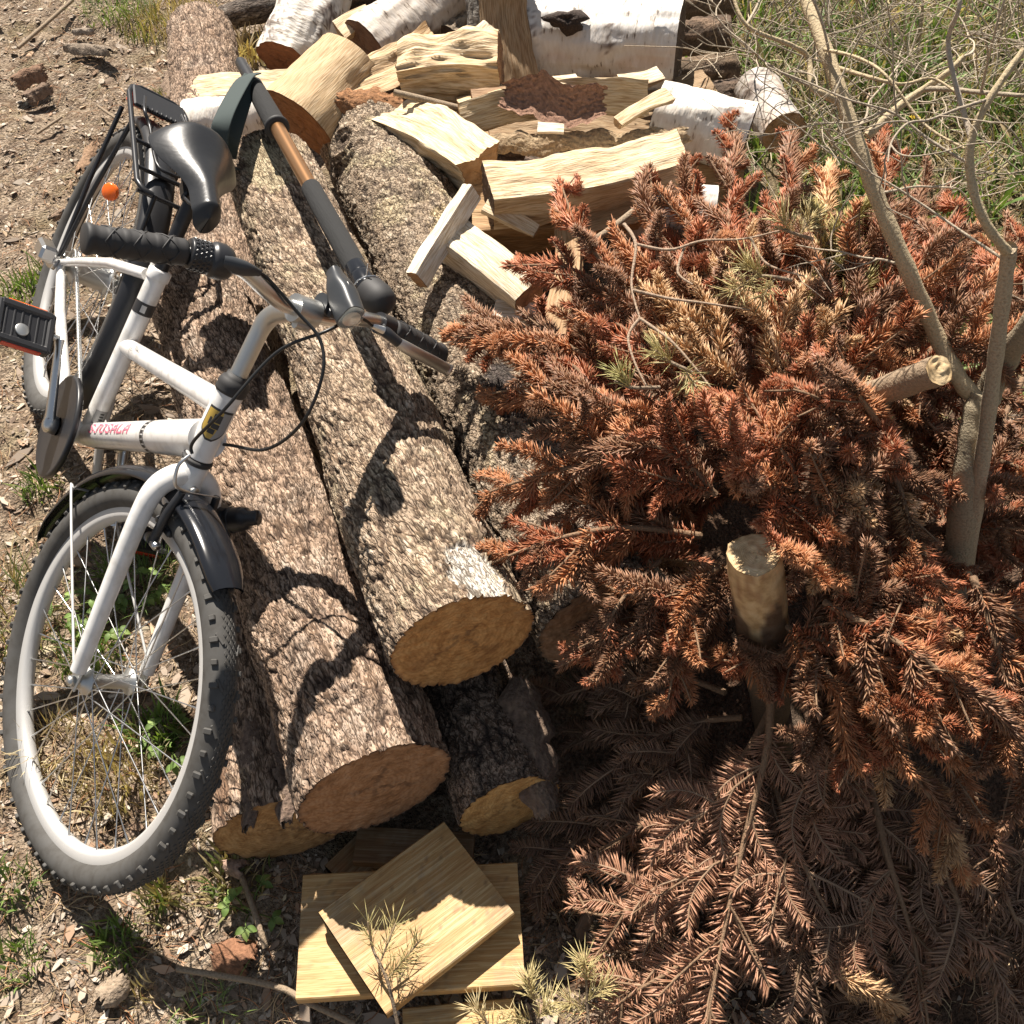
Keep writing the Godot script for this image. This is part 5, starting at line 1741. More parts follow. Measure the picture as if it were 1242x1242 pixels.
# ---------------------------------------------------------------- boards
func board(label: String, corners: Array, h: float, thick: float, tone: Color, grain_turn: bool) -> Node3D:
	var q := []
	for c in corners:
		q.append(g(c[0], c[1], c[2] if c.size() > 2 else h))
	var mid: Vector3 = (q[0] + q[1] + q[2] + q[3]) * 0.25
	var ex: Vector3 = ((q[1] - q[0]) + (q[2] - q[3])) * 0.5
	var ez: Vector3 = ((q[3] - q[0]) + (q[2] - q[1])) * 0.5
	if grain_turn:
		var k := ex
		ex = -ez
		ez = k
	var t := thing("board", label, "board", mid, "sawn boards before the log ends")
	var x := ex.normalized()
	var y := ez.cross(ex).normalized()
	if y.y < 0:
		y = -y
	t.basis = Basis(x, y, x.cross(y)).orthonormalized()
	var L := ex.length()
	var W := ez.length()
	# a plank with eased edges, slightly cupped, knots in the vertex colours
	var mb := MB.new()
	var nu := int(L / 0.006)
	var prof := []
	var nw := int(W / 0.006)
	for j in nw + 1:
		prof.append(Vector2(lerpf(-W / 2 + 0.002, W / 2 - 0.002, float(j) / nw), 0.0))
	prof.append(Vector2(W / 2, -0.002))
	prof.append(Vector2(W / 2, -thick + 0.002))
	for j in nw + 1:
		prof.append(Vector2(lerpf(W / 2 - 0.002, -W / 2 + 0.002, float(j) / nw), -thick))
	prof.append(Vector2(-W / 2, -thick + 0.002))
	prof.append(Vector2(-W / 2, -0.002))
	var sd := mid.x * 40.0 + h * 100.0
	var runs := [[0, nw], [nw, nw + 1], [nw + 1, nw + 2], [nw + 2, nw + 3], [nw + 3, nw * 2 + 3], [nw * 2 + 3, nw * 2 + 4], [nw * 2 + 4, nw * 2 + 5], [nw * 2 + 5, nw * 2 + 6]]
	for r in runs:
		var p := PackedVector3Array()
		var cs := PackedColorArray()
		var us := PackedVector2Array()
		for i in nu + 1:
			var u := lerpf(-L / 2, L / 2, float(i) / nu)
			for j in range(r[0], r[1] + 1):
				var v: Vector2 = prof[j % prof.size()]
				p.append(Vector3(u, v.y + 0.0012 * noise_b.get_noise_2d(u * 90.0 + sd, v.x * 90.0), v.x))
				var ringv := noise_b.get_noise_3dv(Vector3(u * 12.0 + sd, v.y * 60.0, v.x * 260.0))
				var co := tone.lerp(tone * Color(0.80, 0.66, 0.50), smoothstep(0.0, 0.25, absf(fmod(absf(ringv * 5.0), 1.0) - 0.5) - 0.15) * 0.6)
				for kn in 2:
					var kc := Vector2(L * (0.22 - 0.5 * kn), W * (0.18 - 0.3 * kn))
					var dd := Vector2((u - kc.x) * 0.6, v.x - kc.y).length()
					co = co.lerp(Color(0.28, 0.15, 0.07), 0.8 * smoothstep(0.007, 0.003, dd))
				co = co.lerp(Color(0.30, 0.25, 0.19), 0.55 * smoothstep(0.05, 0.5, noise_b.get_noise_2d(u * 120.0 + sd, v.x * 160.0) + 0.4 * noise_c.get_noise_2d(u * 500.0, v.x * 500.0)))
				co = co.lerp(Color(0.22, 0.16, 0.10), 0.7 * smoothstep(0.45, 0.6, noise_c.get_noise_2d(u * 700.0 + sd, v.x * 700.0)))
				co.a = 1
				cs.append(co)
				us.append(Vector2(u + sd, v.x + v.y + sd * 0.3))
		mb.sheet(p, nu + 1, r[1] - r[0] + 1, false, cs, us)
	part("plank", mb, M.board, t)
	for s: float in [-1.0, 1.0]:
		mb = MB.new()
		mb.col = tone * Color(0.85, 0.75, 0.6)
		var ring := []
		for v in prof:
			ring.append(Vector3(s * L / 2, v.y + 0.0012 * noise_b.get_noise_2d(s * L / 2 * 90.0 + sd, v.x * 90.0), v.x))
		mb.face(ring, Vector3(s, 0, 0))
		part("end_grain", mb, M.cut_wood, t)
	return t

func build_boards() -> void:
	var tone := Color(0.56, 0.42, 0.24)
	board("square sawn board lying askew on top of the other boards", [[385, 1107], [541, 994], [621, 1110], [470, 1230]], 0.125, 0.022, tone, false)
	board("wide sawn board lying straight under the askew one", [[366, 1062], [628, 1044], [636, 1196], [360, 1211]], 0.080, 0.024, Color(0.60, 0.44, 0.24), false)
	board("sawn board at the picture edge below the wide one", [[490, 1224], [622, 1208], [632, 1300], [488, 1310]], 0.045, 0.024, Color(0.60, 0.44, 0.22), false)
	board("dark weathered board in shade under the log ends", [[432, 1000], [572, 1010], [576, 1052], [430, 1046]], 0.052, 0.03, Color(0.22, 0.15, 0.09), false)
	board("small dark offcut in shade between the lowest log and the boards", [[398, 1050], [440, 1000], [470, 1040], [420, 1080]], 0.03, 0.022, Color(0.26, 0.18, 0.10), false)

# ---------------------------------------------------------------- dead spruces
# a needled shoot 0.1 long along +y; flat: needles combed to both sides
func shoot(seed_: int, flat: bool, tone: Color, spread_: float, length := 0.0155) -> MB:
	var r := RandomNumberGenerator.new()
	r.seed = seed_
	var mb := MB.new()
	mb.col = Color(0.26, 0.165, 0.10)
	var bend := Vector3(r.randf_range(-0.012, 0.012), 0, r.randf_range(-0.012, 0.012))
	var stem := []
	for k in 6:
		var u := k / 5.0
		stem.append(Vector3(0, 0.1 * u, 0) + bend * sin(u * PI))
	mb.tube(stem, [0.0017, 0.0016, 0.0015, 0.0013, 0.0012, 0.0008], 5, true)
	var n := 90 if flat else 270
	for k in n:
		var u := (k + r.randf()) / n
		var at := Vector3(0, 0.1 * u, 0) + bend * sin(u * PI)
		var a := r.randf() * TAU
		if flat:
			a = (0.0 if k % 2 else PI) + r.randfn(0, 0.42)
		elif r.randf() < 0.35:
			a = PI / 2 + r.randfn(0, 0.8)
		var out := Vector3(cos(a), 0, sin(a))
		var lean := spread_ * r.randf_range(0.75, 1.2) * lerpf(1.0, 0.55, u * u)
		var d := (Vector3.UP * cos(lean) + out * sin(lean)).normalized()
		var ln := length * r.randf_range(0.7, 1.12) * (1.0 - 0.35 * u * u) * (0.75 + 0.25 * smoothstep(0.0, 0.2, u))
		var co := tone * r.randf_range(0.72, 1.3)
		co = co.lerp(Color(0.42, 0.27, 0.15), r.randf() * r.randf() * 0.55)
		co.a = 1
		mb.col = co
		needle(mb, at, d, ln, 0.0013 if flat else 0.00095, r.randf_range(-0.25, 0.35), out)
	return mb

func needle(mb: MB, at: Vector3, d: Vector3, ln: float, w: float, curve: float, out: Vector3) -> void:
	var s := d.cross(out)
	if s.length() < 0.01:
		s = d.cross(Vector3(0.3, 0.1, 0.9))
	s = s.normalized()
	var t := s.cross(d)
	var base := mb.v.size()
	var mid := at + d * ln * 0.55 + Vector3.UP * curve * ln * 0.15
	var tip := at + d * ln + Vector3.UP * curve * ln * 0.5
	for c in [[at, w * 0.6], [mid, w * 1.05]]:
		for k in 3:
			var a := TAU * k / 3
			var o := s * cos(a) + t * sin(a)
			mb.v.append(c[0] + o * c[1])
			mb.n.append(o)
			mb.c.append(mb.col)
			mb.uv.append(Vector2.ZERO)
	mb.v.append(tip)
	mb.n.append(d)
	mb.c.append(mb.col)
	mb.uv.append(Vector2.ZERO)
	for k in 3:
		var k2 := (k + 1) % 3
		for q in [[base + k, base + k2, base + 3 + k], [base + k2, base + 3 + k2, base + 3 + k], [base + 3 + k, base + 3 + k2, base + 6]]:
			mb.ix.append(q[0]); mb.ix.append(q[1]); mb.ix.append(q[2])

var shoots := {}
func make_shoots() -> void:
	var tones := {"rust": Color(0.37, 0.112, 0.046), "orange": Color(0.47, 0.195, 0.082), "brown": Color(0.25, 0.12, 0.065), "tan": Color(0.54, 0.33, 0.165), "yellow": Color(0.34, 0.29, 0.10), "dull": Color(0.37, 0.19, 0.115), "dusk": Color(0.21, 0.12, 0.078)}
	var i := 0
	for k in tones:
		var flat: bool = k in ["dull", "dusk"]
		shoots[k] = []
		for j in 3:
			i += 1
			shoots[k].append(with_mat(shoot(500 + i, flat, tones[k], (1.0 if flat else 0.95) + 0.12 * j, 0.028 if flat else 0.022 if k != "yellow" else 0.027), M.needle))

# everything a dead tree gathers before it is put down
var tree_shoots := []      # [Transform3D, palette]

func put_shoots(pts: Array, palette: Array, normal: Vector3) -> void:
	# needles along a twig: one 7 to 11 cm shoot after another
	var ln := 0.0
	for i in pts.size() - 1:
		ln += pts[i].distance_to(pts[i + 1])
	var n := maxi(1, roundi(ln / 0.105))
	for k in n:
		var a := along(pts, float(k) / n)
		var b := along(pts, float(k + 1) / n)
		var y := (b - a)
		var s := y.length() / 0.1
		y = y.normalized()
		var z := (normal - y * normal.dot(y)).normalized()
		var x := y.cross(z)
		var w := clampf(s, 0.8, 1.15) * 1.28
		tree_shoots.append([Transform3D(Basis(x * w, y * s, z * w), a), palette[rng.randi() % palette.size()]])

func along(pts: Array, t: float) -> Vector3:
	var f := t * (pts.size() - 1)
	var i := mini(int(f), pts.size() - 2)
	return pts[i].lerp(pts[i + 1], f - i)

func spruce_branch(tree: Node3D, spine: Array, palette: Array, width: float, dense: float, bare_to: float, flat: bool, droop := 0.0) -> void:
	var pts := smooth_path(spine, 5)
	var ln := 0.0
	for i in pts.size() - 1:
		ln += pts[i].distance_to(pts[i + 1])
	var rad := []
	for i in pts.size():
		rad.append(lerpf(0.0022 + ln * 0.010, 0.0013, float(i) / (pts.size() - 1)))
	var mb := MB.new()
	mb.col = Color(0.27, 0.17, 0.10)
	mb.tube(pts, rad, 7)
	var normal := Vector3(rng.randfn(0, 0.25), 1.0, rng.randfn(0.35, 0.25)).normalized()
	if flat:
		normal = Vector3(rng.randfn(0, 0.12), 1.0, rng.randfn(0.25, 0.12)).normalized()
	var outer := []
	for k in 9:
		outer.append(along(pts, lerpf(bare_to, 1.0, k / 8.0)))
	put_shoots(outer, palette, normal)
	var n := int(ln * (1.0 - bare_to) / ((0.052 if flat else 0.037) / dense))
	for k in n:
		var t := bare_to + (1.0 - bare_to) * (k + 0.5 * rng.randf()) / maxf(n, 1)
		if t > 0.95:
			continue
		var at := along(pts, t)
		var dir: Vector3 = (along(pts, minf(t + 0.03, 1)) - along(pts, maxf(t - 0.03, 0))).normalized()
		var side := dir.cross(normal).normalized() * (1.0 if k % 2 else -1.0)
		if not flat:
			side = side.rotated(dir, rng.randfn(0.0, 0.7))
		var ang := rng.randf_range(0.65, 0.95)
		var d := (dir * cos(ang) + side * sin(ang)).normalized()
		var l := width * (1.0 - 0.72 * t) * rng.randf_range(0.7, 1.2)
		var tw := []
		for i in 5:
			var u := i / 4.0
			tw.append(at + (d * u + dir * 0.18 * u * u + Vector3(0, (0.06 - droop) * u * u, 0)) * l)
		mb.tube(tw, [0.0021, 0.0019, 0.0016, 0.0014, 0.001], 5, false)
		put_shoots(tw, palette, normal)
		if l > (0.12 if flat else 0.1):
			for e in int(l / 0.035):
				var u := 0.2 + 0.65 * (e + rng.randf()) / int(l / 0.035)
				var a2 := along(tw, u)
				var s2 := d.cross(normal).normalized() * (1.0 if e % 2 else -1.0)
				var d2 := (d * 0.7 + s2 * 0.72 + normal * rng.randfn(0, 0.12 if flat else 0.3)).normalized()
				var l2 := l * (1.0 - u) * rng.randf_range(0.5, 0.8) + 0.025
				var tw2 := [a2, a2 + d2 * l2 * 0.5, a2 + d2 * l2 + Vector3(0, -droop * l2 * 0.5, 0)]
				put_shoots(tw2, palette, normal)
	for i in mb.v.size():
		mb.v[i] -= tree.position
	part("branch", mb, M.twig_bark, tree)

func finish_tree(tree: Node3D, prefer: Vector3) -> void:
	# the three hundred shoots nearest the eye are parts, the rest one mass
	tree_shoots.sort_custom(func(p, q): return p[0].origin.distance_squared_to(prefer) < q[0].origin.distance_squared_to(prefer))
	var rest := {}
	for i in tree_shoots.size():
		var tf: Transform3D = tree_shoots[i][0]
		tf.origin -= tree.position
		var me: Mesh = shoots[tree_shoots[i][1]][rng.randi() % 3]
		if i < 290:
			var o := MeshInstance3D.new()
			o.name = "needled_twig"
			o.mesh = me
			o.transform = tf
			tree.add_child(o, true)
		else:
			if not rest.has(me):
				rest[me] = []
			rest[me].append(tf)
	for me in rest:
		var tint := []
		for q in rest[me]:
			tint.append(Color.WHITE * rng.randf_range(0.85, 1.1))
		scatter("needled_twigs", me, rest[me], tint, tree)
	tree_shoots = []

func trunk(tree: Node3D, pts: Array, rad: Array, colour: Color, dark: Color, stubs := true) -> void:
	var p := []
	for q in pts:
		p.append(q - tree.position)
	p = smooth_path(p, 6)
	var r2 := []
	for i in p.size():
		r2.append(lerpf(rad[0], rad[1], float(i) / (p.size() - 1)) * (1.0 + 0.04 * sin(i * 2.3)))
	var mb := MB.new()
	mb.col = colour
	mb.tube(p, r2, 18, false)
	part("trunk", mb, M.twig_bark, tree)

func build_spruces() -> void:
	rng.seed = 41
	make_shoots()
	# 1: the tree whose chopped butt stands up between the branches
	var butt := g(915, 672, 0.60)
	var foot := g(940, 905, 0.10)
	var t := thing("dead_spruce", "rust red dead spruce with its chopped pale butt standing up", "spruce", foot * Vector3(1, 0, 1), "dead spruces thrown beside the logs")
	var d := (foot - butt).normalized()
	trunk(t, [butt + d * 0.17, butt.lerp(foot, 0.6), foot], [0.035, 0.028], Color(0.22, 0.16, 0.10), Color.BLACK)
	# chopped end: facets hewn by the axe
	var mb := MB.new()
	var fr := log_frame(butt, foot)
	var p := PackedVector3Array()
	var cs := PackedColorArray()
	for i in 25:
		for j in 33:
			var a := TAU * (j % 32) / 32
			var u := i / 24.0
			var r := 0.0375 + 0.0025 * noise_c.get_noise_3d(cos(a) * 30, sin(a) * 30, u * 12.0)
			r *= 1.0 - 0.10 * smoothstep(0.3, 0.0, u) * (0.5 + 0.5 * sin(a * 3.0 + 0.6))
			p.append(butt - t.position + fr * Vector3(cos(a) * r, sin(a) * r, u * 0.175))
			var ragged := 0.62 + 0.22 * sin(a * 4.0 + 1.0) + 0.2 * noise_c.get_noise_2d(a * 14.0, 3.0)
			var co := Color(0.72, 0.55, 0.31).lerp(Color(0.36, 0.20, 0.10), smoothstep(0.1, 0.5, noise_c.get_noise_3d(cos(a) * 22, sin(a) * 22, u * 20.0)) * 0.7)
			co = co.lerp(Color(0.20, 0.14, 0.09), smoothstep(ragged - 0.06, ragged + 0.03, u))
			cs.append(co)
	mb.sheet(p, 25, 33, true, cs)
	part("chopped_butt", mb, M.cut_wood, t, "pale chopped butt of the trunk")
	part("cut_end", cut_end(p.slice(0, 32), -d, Color(0.72, 0.60, 0.40), Color(0.48, 0.34, 0.18), 3.0), M.cut_wood, t)
	var red := ["rust", "rust", "orange", "brown"]
	var warm := ["orange", "rust", "orange", "brown"]
	var pale := ["tan", "orange", "yellow", "tan", "brown"]
	for q in [
		[[[860, 600, 0.50], [760, 560, 0.56], [660, 575, 0.55], [585, 600, 0.50]], warm, 0.16],
		[[[850, 650, 0.48], [760, 640, 0.52], [670, 655, 0.52], [575, 692, 0.47]], red, 0.15],
		[[[870, 690, 0.50], [810, 720, 0.50], [760, 720, 0.48], [715, 700, 0.45]], warm, 0.12],
		[[[880, 680, 0.48], [840, 740, 0.48], [820, 800, 0.44], [808, 862, 0.40]], warm, 0.10],
		[[[868, 600, 0.58], [830, 560, 0.62], [760, 530, 0.62], [690, 545, 0.58]], red, 0.16],
		[[[905, 585, 0.62], [920, 550, 0.66], [900, 500, 0.68], [840, 480, 0.68]], red, 0.15],
		[[[965, 610, 0.6], [962, 570, 0.66], [930, 520, 0.68], [900, 470, 0.7]], red, 0.14],
		[[[985, 670, 0.55], [1005, 640, 0.62], [1010, 590, 0.66], [985, 545, 0.68]], warm, 0.14],
		[[[985, 725, 0.50], [1020, 740, 0.54], [1060, 720, 0.58], [1110, 690, 0.56]], red, 0.14],
		[[[955, 760, 0.48], [1000, 810, 0.50], [1030, 870, 0.48], [1045, 935, 0.42]], warm, 0.12],
		[[[965, 780, 0.44], [935, 798, 0.46], [895, 803, 0.44], [850, 795, 0.40]], red, 0.07],
		[[[890, 770, 0.44], [905, 795, 0.46], [930, 815, 0.44], [960, 835, 0.40]], warm, 0.07],
		[[[955, 800, 0.42], [945, 815, 0.42], [938, 830, 0.40], [925, 845, 0.38]], red, 0.07],
		[[[980, 760, 0.5], [1060, 820, 0.52], [1120, 880, 0.48], [1190, 1000, 0.38]], warm, 0.13],
		[[[1000, 730, 0.55], [1090, 780, 0.58], [1160, 830, 0.56], [1235, 900, 0.50]], warm, 0.15],
		[[[880, 720, 0.42], [830, 760, 0.40], [770, 775, 0.38], [700, 760, 0.36]], ["brown", "dull"], 0.12],
		[[[1040, 850, 0.45], [1100, 930, 0.42], [1150, 1000, 0.36], [1170, 1070, 0.28]], ["tan", "brown", "orange"], 0.12],
		[[[980, 780, 0.4], [1000, 860, 0.38], [1010, 930, 0.32], [1000, 1000, 0.26]], ["brown", "dull"], 0.14],
	]:
		spruce_branch(t, path_g(q[0]), q[1], q[2], 1.0, 0.04, false, 0.1)
	finish_tree(t, EYE)
	# 2: the tree behind, its thin sawn end pointing at the shrub
	var end2 := g(1139, 449, 0.80)
	var in2 := g(985, 505, 0.57)
	t = thing("dead_spruce", "taller dead spruce behind with thin sawn end beside the shrub stems", "spruce", g(985, 505, 0.0), "dead spruces thrown beside the logs")
	trunk(t, [end2, end2.lerp(in2, 0.5), in2, g(880, 520, 0.45), g(780, 470, 0.40)], [0.0195, 0.016], Color(0.36, 0.27, 0.18), Color.BLACK)
	mb = MB.new()
	var ring := PackedVector3Array()
	var f2 := log_frame(in2, end2)
	for j in 24:
		ring.append(end2 - t.position + f2 * Vector3(cos(TAU * j / 24) * 0.0196, sin(TAU * j / 24) * 0.0196, 0.001))
	part("cut_end", cut_end(ring, (end2 - in2).normalized(), Color(0.68, 0.56, 0.36), Color(0.50, 0.37, 0.2), 5.0), M.cut_wood, t)
	for q in [
		[[[760, 470, 0.52], [690, 420, 0.56], [620, 398, 0.56], [540, 404, 0.52]], warm, 0.15],
		[[[800, 430, 0.58], [740, 360, 0.62], [690, 325, 0.63], [615, 322, 0.58]], red, 0.12],
		[[[800, 400, 0.60], [750, 340, 0.66], [705, 285, 0.70], [680, 222, 0.70]], red, 0.10],
		[[[760, 500, 0.54], [700, 470, 0.56], [640, 470, 0.54], [585, 480, 0.50]], warm, 0.12],
		[[[820, 400, 0.6], [800, 330, 0.68], [795, 270, 0.72], [788, 205, 0.74]], red, 0.11],
		[[[850, 400, 0.62], [845, 320, 0.68], [835, 260, 0.72], [830, 195, 0.72]], red, 0.11],
		[[[880, 420, 0.62], [880, 330, 0.70], [885, 240, 0.74], [882, 145, 0.74]], red, 0.12],
		[[[920, 430, 0.62], [935, 340, 0.70], [955, 260, 0.74], [962, 165, 0.74]], red, 0.12],
		[[[960, 440, 0.62], [980, 350, 0.70], [1000, 280, 0.74], [1010, 200, 0.74]], pale, 0.13],
		[[[1000, 450, 0.64], [1040, 340, 0.72], [1070, 250, 0.76], [1076, 155, 0.78]], warm, 0.12],
		[[[1040, 460, 0.64], [1090, 370, 0.70], [1130, 300, 0.74], [1165, 245, 0.74]], red, 0.14],
		[[[1080, 480, 0.62], [1150, 400, 0.68], [1200, 330, 0.70], [1240, 285, 0.70]], red, 0.15],
		[[[900, 470, 0.64], [860, 400, 0.68], [870, 340, 0.70], [920, 300, 0.72]], pale, 0.14],
		[[[1075, 525, 0.64], [1052, 495, 0.74], [1030, 462, 0.80], [1005, 430, 0.82]], warm, 0.09],
		[[[1040, 530, 0.64], [1015, 500, 0.72], [985, 480, 0.76], [950, 470, 0.76]], red, 0.09],
		[[[1015, 520, 0.62], [1005, 490, 0.66], [992, 460, 0.70], [975, 430, 0.72]], warm, 0.08],
		[[[860, 480, 0.60], [800, 440, 0.64], [760, 400, 0.64], [720, 380, 0.62]], red, 0.13],
		[[[950, 480, 0.64], [940, 420, 0.70], [920, 370, 0.72], [890, 340, 0.72]], pale, 0.12],
		[[[1000, 500, 0.62], [1020, 440, 0.68], [1040, 390, 0.70], [1090, 350, 0.72]], warm, 0.13],
		[[[1010, 510, 0.64], [1030, 560, 0.66], [1045, 610, 0.66], [1062, 660, 0.62]], ["tan", "brown"], 0.08],
		[[[1000, 510, 0.62], [985, 580, 0.64], [1000, 640, 0.62], [1015, 720, 0.58]], ["tan", "brown", "orange"], 0.10],
		[[[1050, 510, 0.60], [1090, 590, 0.60], [1115, 680, 0.56], [1150, 780, 0.50]], ["brown", "tan", "orange"], 0.08],
		[[[1215, 560, 0.50], [1240, 570, 0.52], [1270, 610, 0.5], [1300, 650, 0.46]], red, 0.10],
		[[[1180, 700, 0.52], [1220, 820, 0.50], [1240, 930, 0.44], [1270, 1010, 0.36]], red, 0.15],
		[[[1150, 430, 0.50], [1200, 400, 0.54], [1250, 400, 0.54], [1300, 410, 0.5]], warm, 0.10],
		[[[820, 540, 0.50], [740, 490, 0.54], [690, 440, 0.56], [640, 430, 0.54]], red, 0.13],
		[[[880, 500, 0.58], [820, 520, 0.60], [760, 500, 0.60], [720, 480, 0.58]], warm, 0.14],
		[[[960, 540, 0.58], [940, 600, 0.62], [960, 640, 0.60], [1000, 700, 0.56]], red, 0.13],
		[[[1100, 640, 0.55], [1120, 720, 0.55], [1130, 800, 0.52], [1120, 860, 0.46]], red, 0.14],
	]:
		spruce_branch(t, path_g(q[0]), q[1], q[2], 1.0, 0.04, false, 0.05)
	# darker filling underneath
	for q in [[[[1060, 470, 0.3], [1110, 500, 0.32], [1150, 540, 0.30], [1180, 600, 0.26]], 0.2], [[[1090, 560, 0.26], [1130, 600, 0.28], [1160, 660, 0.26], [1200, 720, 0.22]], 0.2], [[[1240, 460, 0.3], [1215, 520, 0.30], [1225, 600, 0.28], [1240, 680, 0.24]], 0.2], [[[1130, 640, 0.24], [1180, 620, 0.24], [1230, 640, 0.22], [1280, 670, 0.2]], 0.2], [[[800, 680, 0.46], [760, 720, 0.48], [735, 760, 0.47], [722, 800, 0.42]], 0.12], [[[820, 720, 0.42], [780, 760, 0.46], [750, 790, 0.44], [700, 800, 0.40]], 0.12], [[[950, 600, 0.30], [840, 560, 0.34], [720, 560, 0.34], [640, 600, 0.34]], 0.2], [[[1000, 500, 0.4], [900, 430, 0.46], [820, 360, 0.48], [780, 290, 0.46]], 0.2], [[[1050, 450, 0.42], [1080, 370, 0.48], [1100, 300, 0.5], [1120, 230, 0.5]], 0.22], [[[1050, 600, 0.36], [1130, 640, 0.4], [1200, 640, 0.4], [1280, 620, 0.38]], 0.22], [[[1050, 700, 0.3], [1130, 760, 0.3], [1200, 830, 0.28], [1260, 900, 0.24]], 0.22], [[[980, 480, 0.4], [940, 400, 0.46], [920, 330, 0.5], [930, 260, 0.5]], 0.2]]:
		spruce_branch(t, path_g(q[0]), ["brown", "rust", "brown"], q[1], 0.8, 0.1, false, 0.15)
	# random boughs that fill the heap below the visible ones
	for k in 40:
		var u := rng.randf_range(690, 1240)
		var v := rng.randf_range(300, 830)
		if u < 770 and v < 400 or u < 800 and v > 700 or absf(u - 915) < 60 and v > 600 or u > 1120 and v > 440 and v < 740:
			continue
		var c := g(u, v, rng.randf_range(0.22, 0.42))
		var a := rng.randf() * TAU
		var dd := Vector3(cos(a), rng.randf_range(0.0, 0.35), sin(a)).normalized() * rng.randf_range(0.10, 0.16)
		spruce_branch(t, [c - dd, c - dd * 0.3 + Vector3(0, 0.02, 0), c + dd * 0.4 + Vector3(0, 0.02, 0), c + dd], [["rust", "brown", "orange"], ["brown", "rust"], ["orange", "rust", "tan"]][k % 3], 0.14, 1.0, 0.0, false, 0.1)
	finish_tree(t, EYE)
	# 3: flat, faded sprays on the ground before them
	t = thing("dead_spruce", "faded dull brown spruce lying flat before the others, needles combed flat", "spruce", g(930, 900, 0.0), "dead spruces thrown beside the logs")
	trunk(t, [g(950, 850, 0.22), g(1010, 960, 0.16), g(1080, 1100, 0.10)], [0.016, 0.010], Color(0.22, 0.16, 0.11), Color.BLACK)
	for q in [
		[[[935, 850, 0.38], [930, 910, 0.34], [905, 1010, 0.27], [880, 1120, 0.22], [852, 1270, 0.17]], ["dull"], 0.24, 0.18],
		[[[935, 860, 0.30], [890, 930, 0.24], [800, 990, 0.17], [690, 1050, 0.10]], ["dull", "dusk"], 0.18, 0.25],
		[[[900, 870, 0.28], [830, 880, 0.24], [760, 920, 0.18], [690, 980, 0.12]], ["dusk"], 0.16, 0.2],
		[[[880, 840, 0.28], [800, 815, 0.24], [730, 830, 0.20], [660, 850, 0.14]], ["dusk"], 0.14, 0.2],
		[[[870, 870, 0.22], [790, 900, 0.18], [730, 880, 0.15], [700, 900, 0.12]], ["dusk"], 0.14, 0.1],
		[[[880, 1080, 0.20], [800, 1090, 0.17], [740, 1110, 0.14], [690, 1100, 0.10]], ["dull"], 0.14, 0.1],
		[[[870, 1140, 0.18], [810, 1180, 0.15], [760, 1210, 0.12], [720, 1250, 0.08]], ["dull"], 0.14, 0.1],
		[[[930, 920, 0.28], [960, 1010, 0.26], [1000, 1100, 0.22], [1060, 1190, 0.17]], ["dull", "dusk"], 0.18, 0.1],
		[[[1000, 900, 0.26], [1000, 1010, 0.22], [980, 1120, 0.18], [950, 1250, 0.12]], ["dusk"], 0.18, 0.1],
		[[[1050, 930, 0.28], [1080, 1050, 0.24], [1110, 1150, 0.18], [1130, 1270, 0.12]], ["dusk", "dull"], 0.2, 0.15],
		[[[1130, 1000, 0.26], [1160, 1090, 0.22], [1200, 1180, 0.16], [1250, 1260, 0.10]], ["dusk"], 0.2, 0.1],
		[[[1180, 960, 0.28], [1210, 1060, 0.24], [1240, 1130, 0.20], [1290, 1200, 0.14]], ["dusk", "brown"], 0.2, 0.1],
		[[[960, 950, 0.16], [1060, 1000, 0.14], [1140, 1060, 0.12], [1230, 1110, 0.08]], ["dusk"], 0.2, 0.1],
		[[[900, 1000, 0.14], [860, 1060, 0.10], [800, 1130, 0.07], [760, 1180, 0.05]], ["dusk"], 0.2, 0.1],
		[[[1010, 1080, 0.12], [1060, 1140, 0.10], [1070, 1200, 0.07], [1060, 1280, 0.05]], ["dusk"], 0.2, 0.1],
		[[[820, 940, 0.12], [740, 1000, 0.09], [680, 1030, 0.06], [640, 1080, 0.05]], ["dusk"], 0.16, 0.1],
		[[[1000, 1150, 0.2], [1020, 1200, 0.18], [1060, 1215, 0.16], [1090, 1222, 0.14]], ["tan", "dull"], 0.07, 0.2],
	]:
		spruce_branch(t, path_g(q[0]), q[1], q[2], 0.95, q[3], true, 0.1)
	finish_tree(t, EYE)

# ---------------------------------------------------------------- shrubs, bare twigs and sprigs
func shrub_limb(parent: Node3D, pts: Array, r0: float, r1: float, colour: Color, called := "branch") -> void:
	var p := []
	for q in pts:
		p.append(q - parent.position)
	p = smooth_path(p, 6)
	var rad := []
	for i in p.size():
		rad.append(lerpf(r0, r1, float(i) / (p.size() - 1)) * (1.0 + 0.07 * sin(i * 1.9 + r0 * 900.0)))
	var mb := MB.new()
	mb.col = colour
	mb.tube(p, rad, 12 if r0 > 0.008 else 7)
	part(called, mb, M.twig_bark, parent)

func wild(parent: Node3D, at: Vector3, dir: Vector3, ln: float, r: float, depth: int, colour: Color) -> void:
	var pts := [at]
	var d := dir.normalized()
	var n := 5
	for i in n:
		d = (d + Vector3(rng.randfn(0, 0.2), rng.randfn(0.02, 0.14), rng.randfn(0, 0.2))).normalized()
		pts.append(pts[-1] + d * ln / n)
	shrub_limb(parent, pts, r, r * 0.45, colour)
	if depth <= 0:
		return
	for k in rng.randi_range(3, 5):
		var t := rng.randf_range(0.25, 0.95)
		var q := along(pts, t)
		var side := Vector3(rng.randfn(), rng.randfn(0.2, 0.6), rng.randfn()).normalized()
		wild(parent, q, (d * 0.6 + side * 0.8), ln * rng.randf_range(0.4, 0.7), r * 0.6, depth - 1, colour)

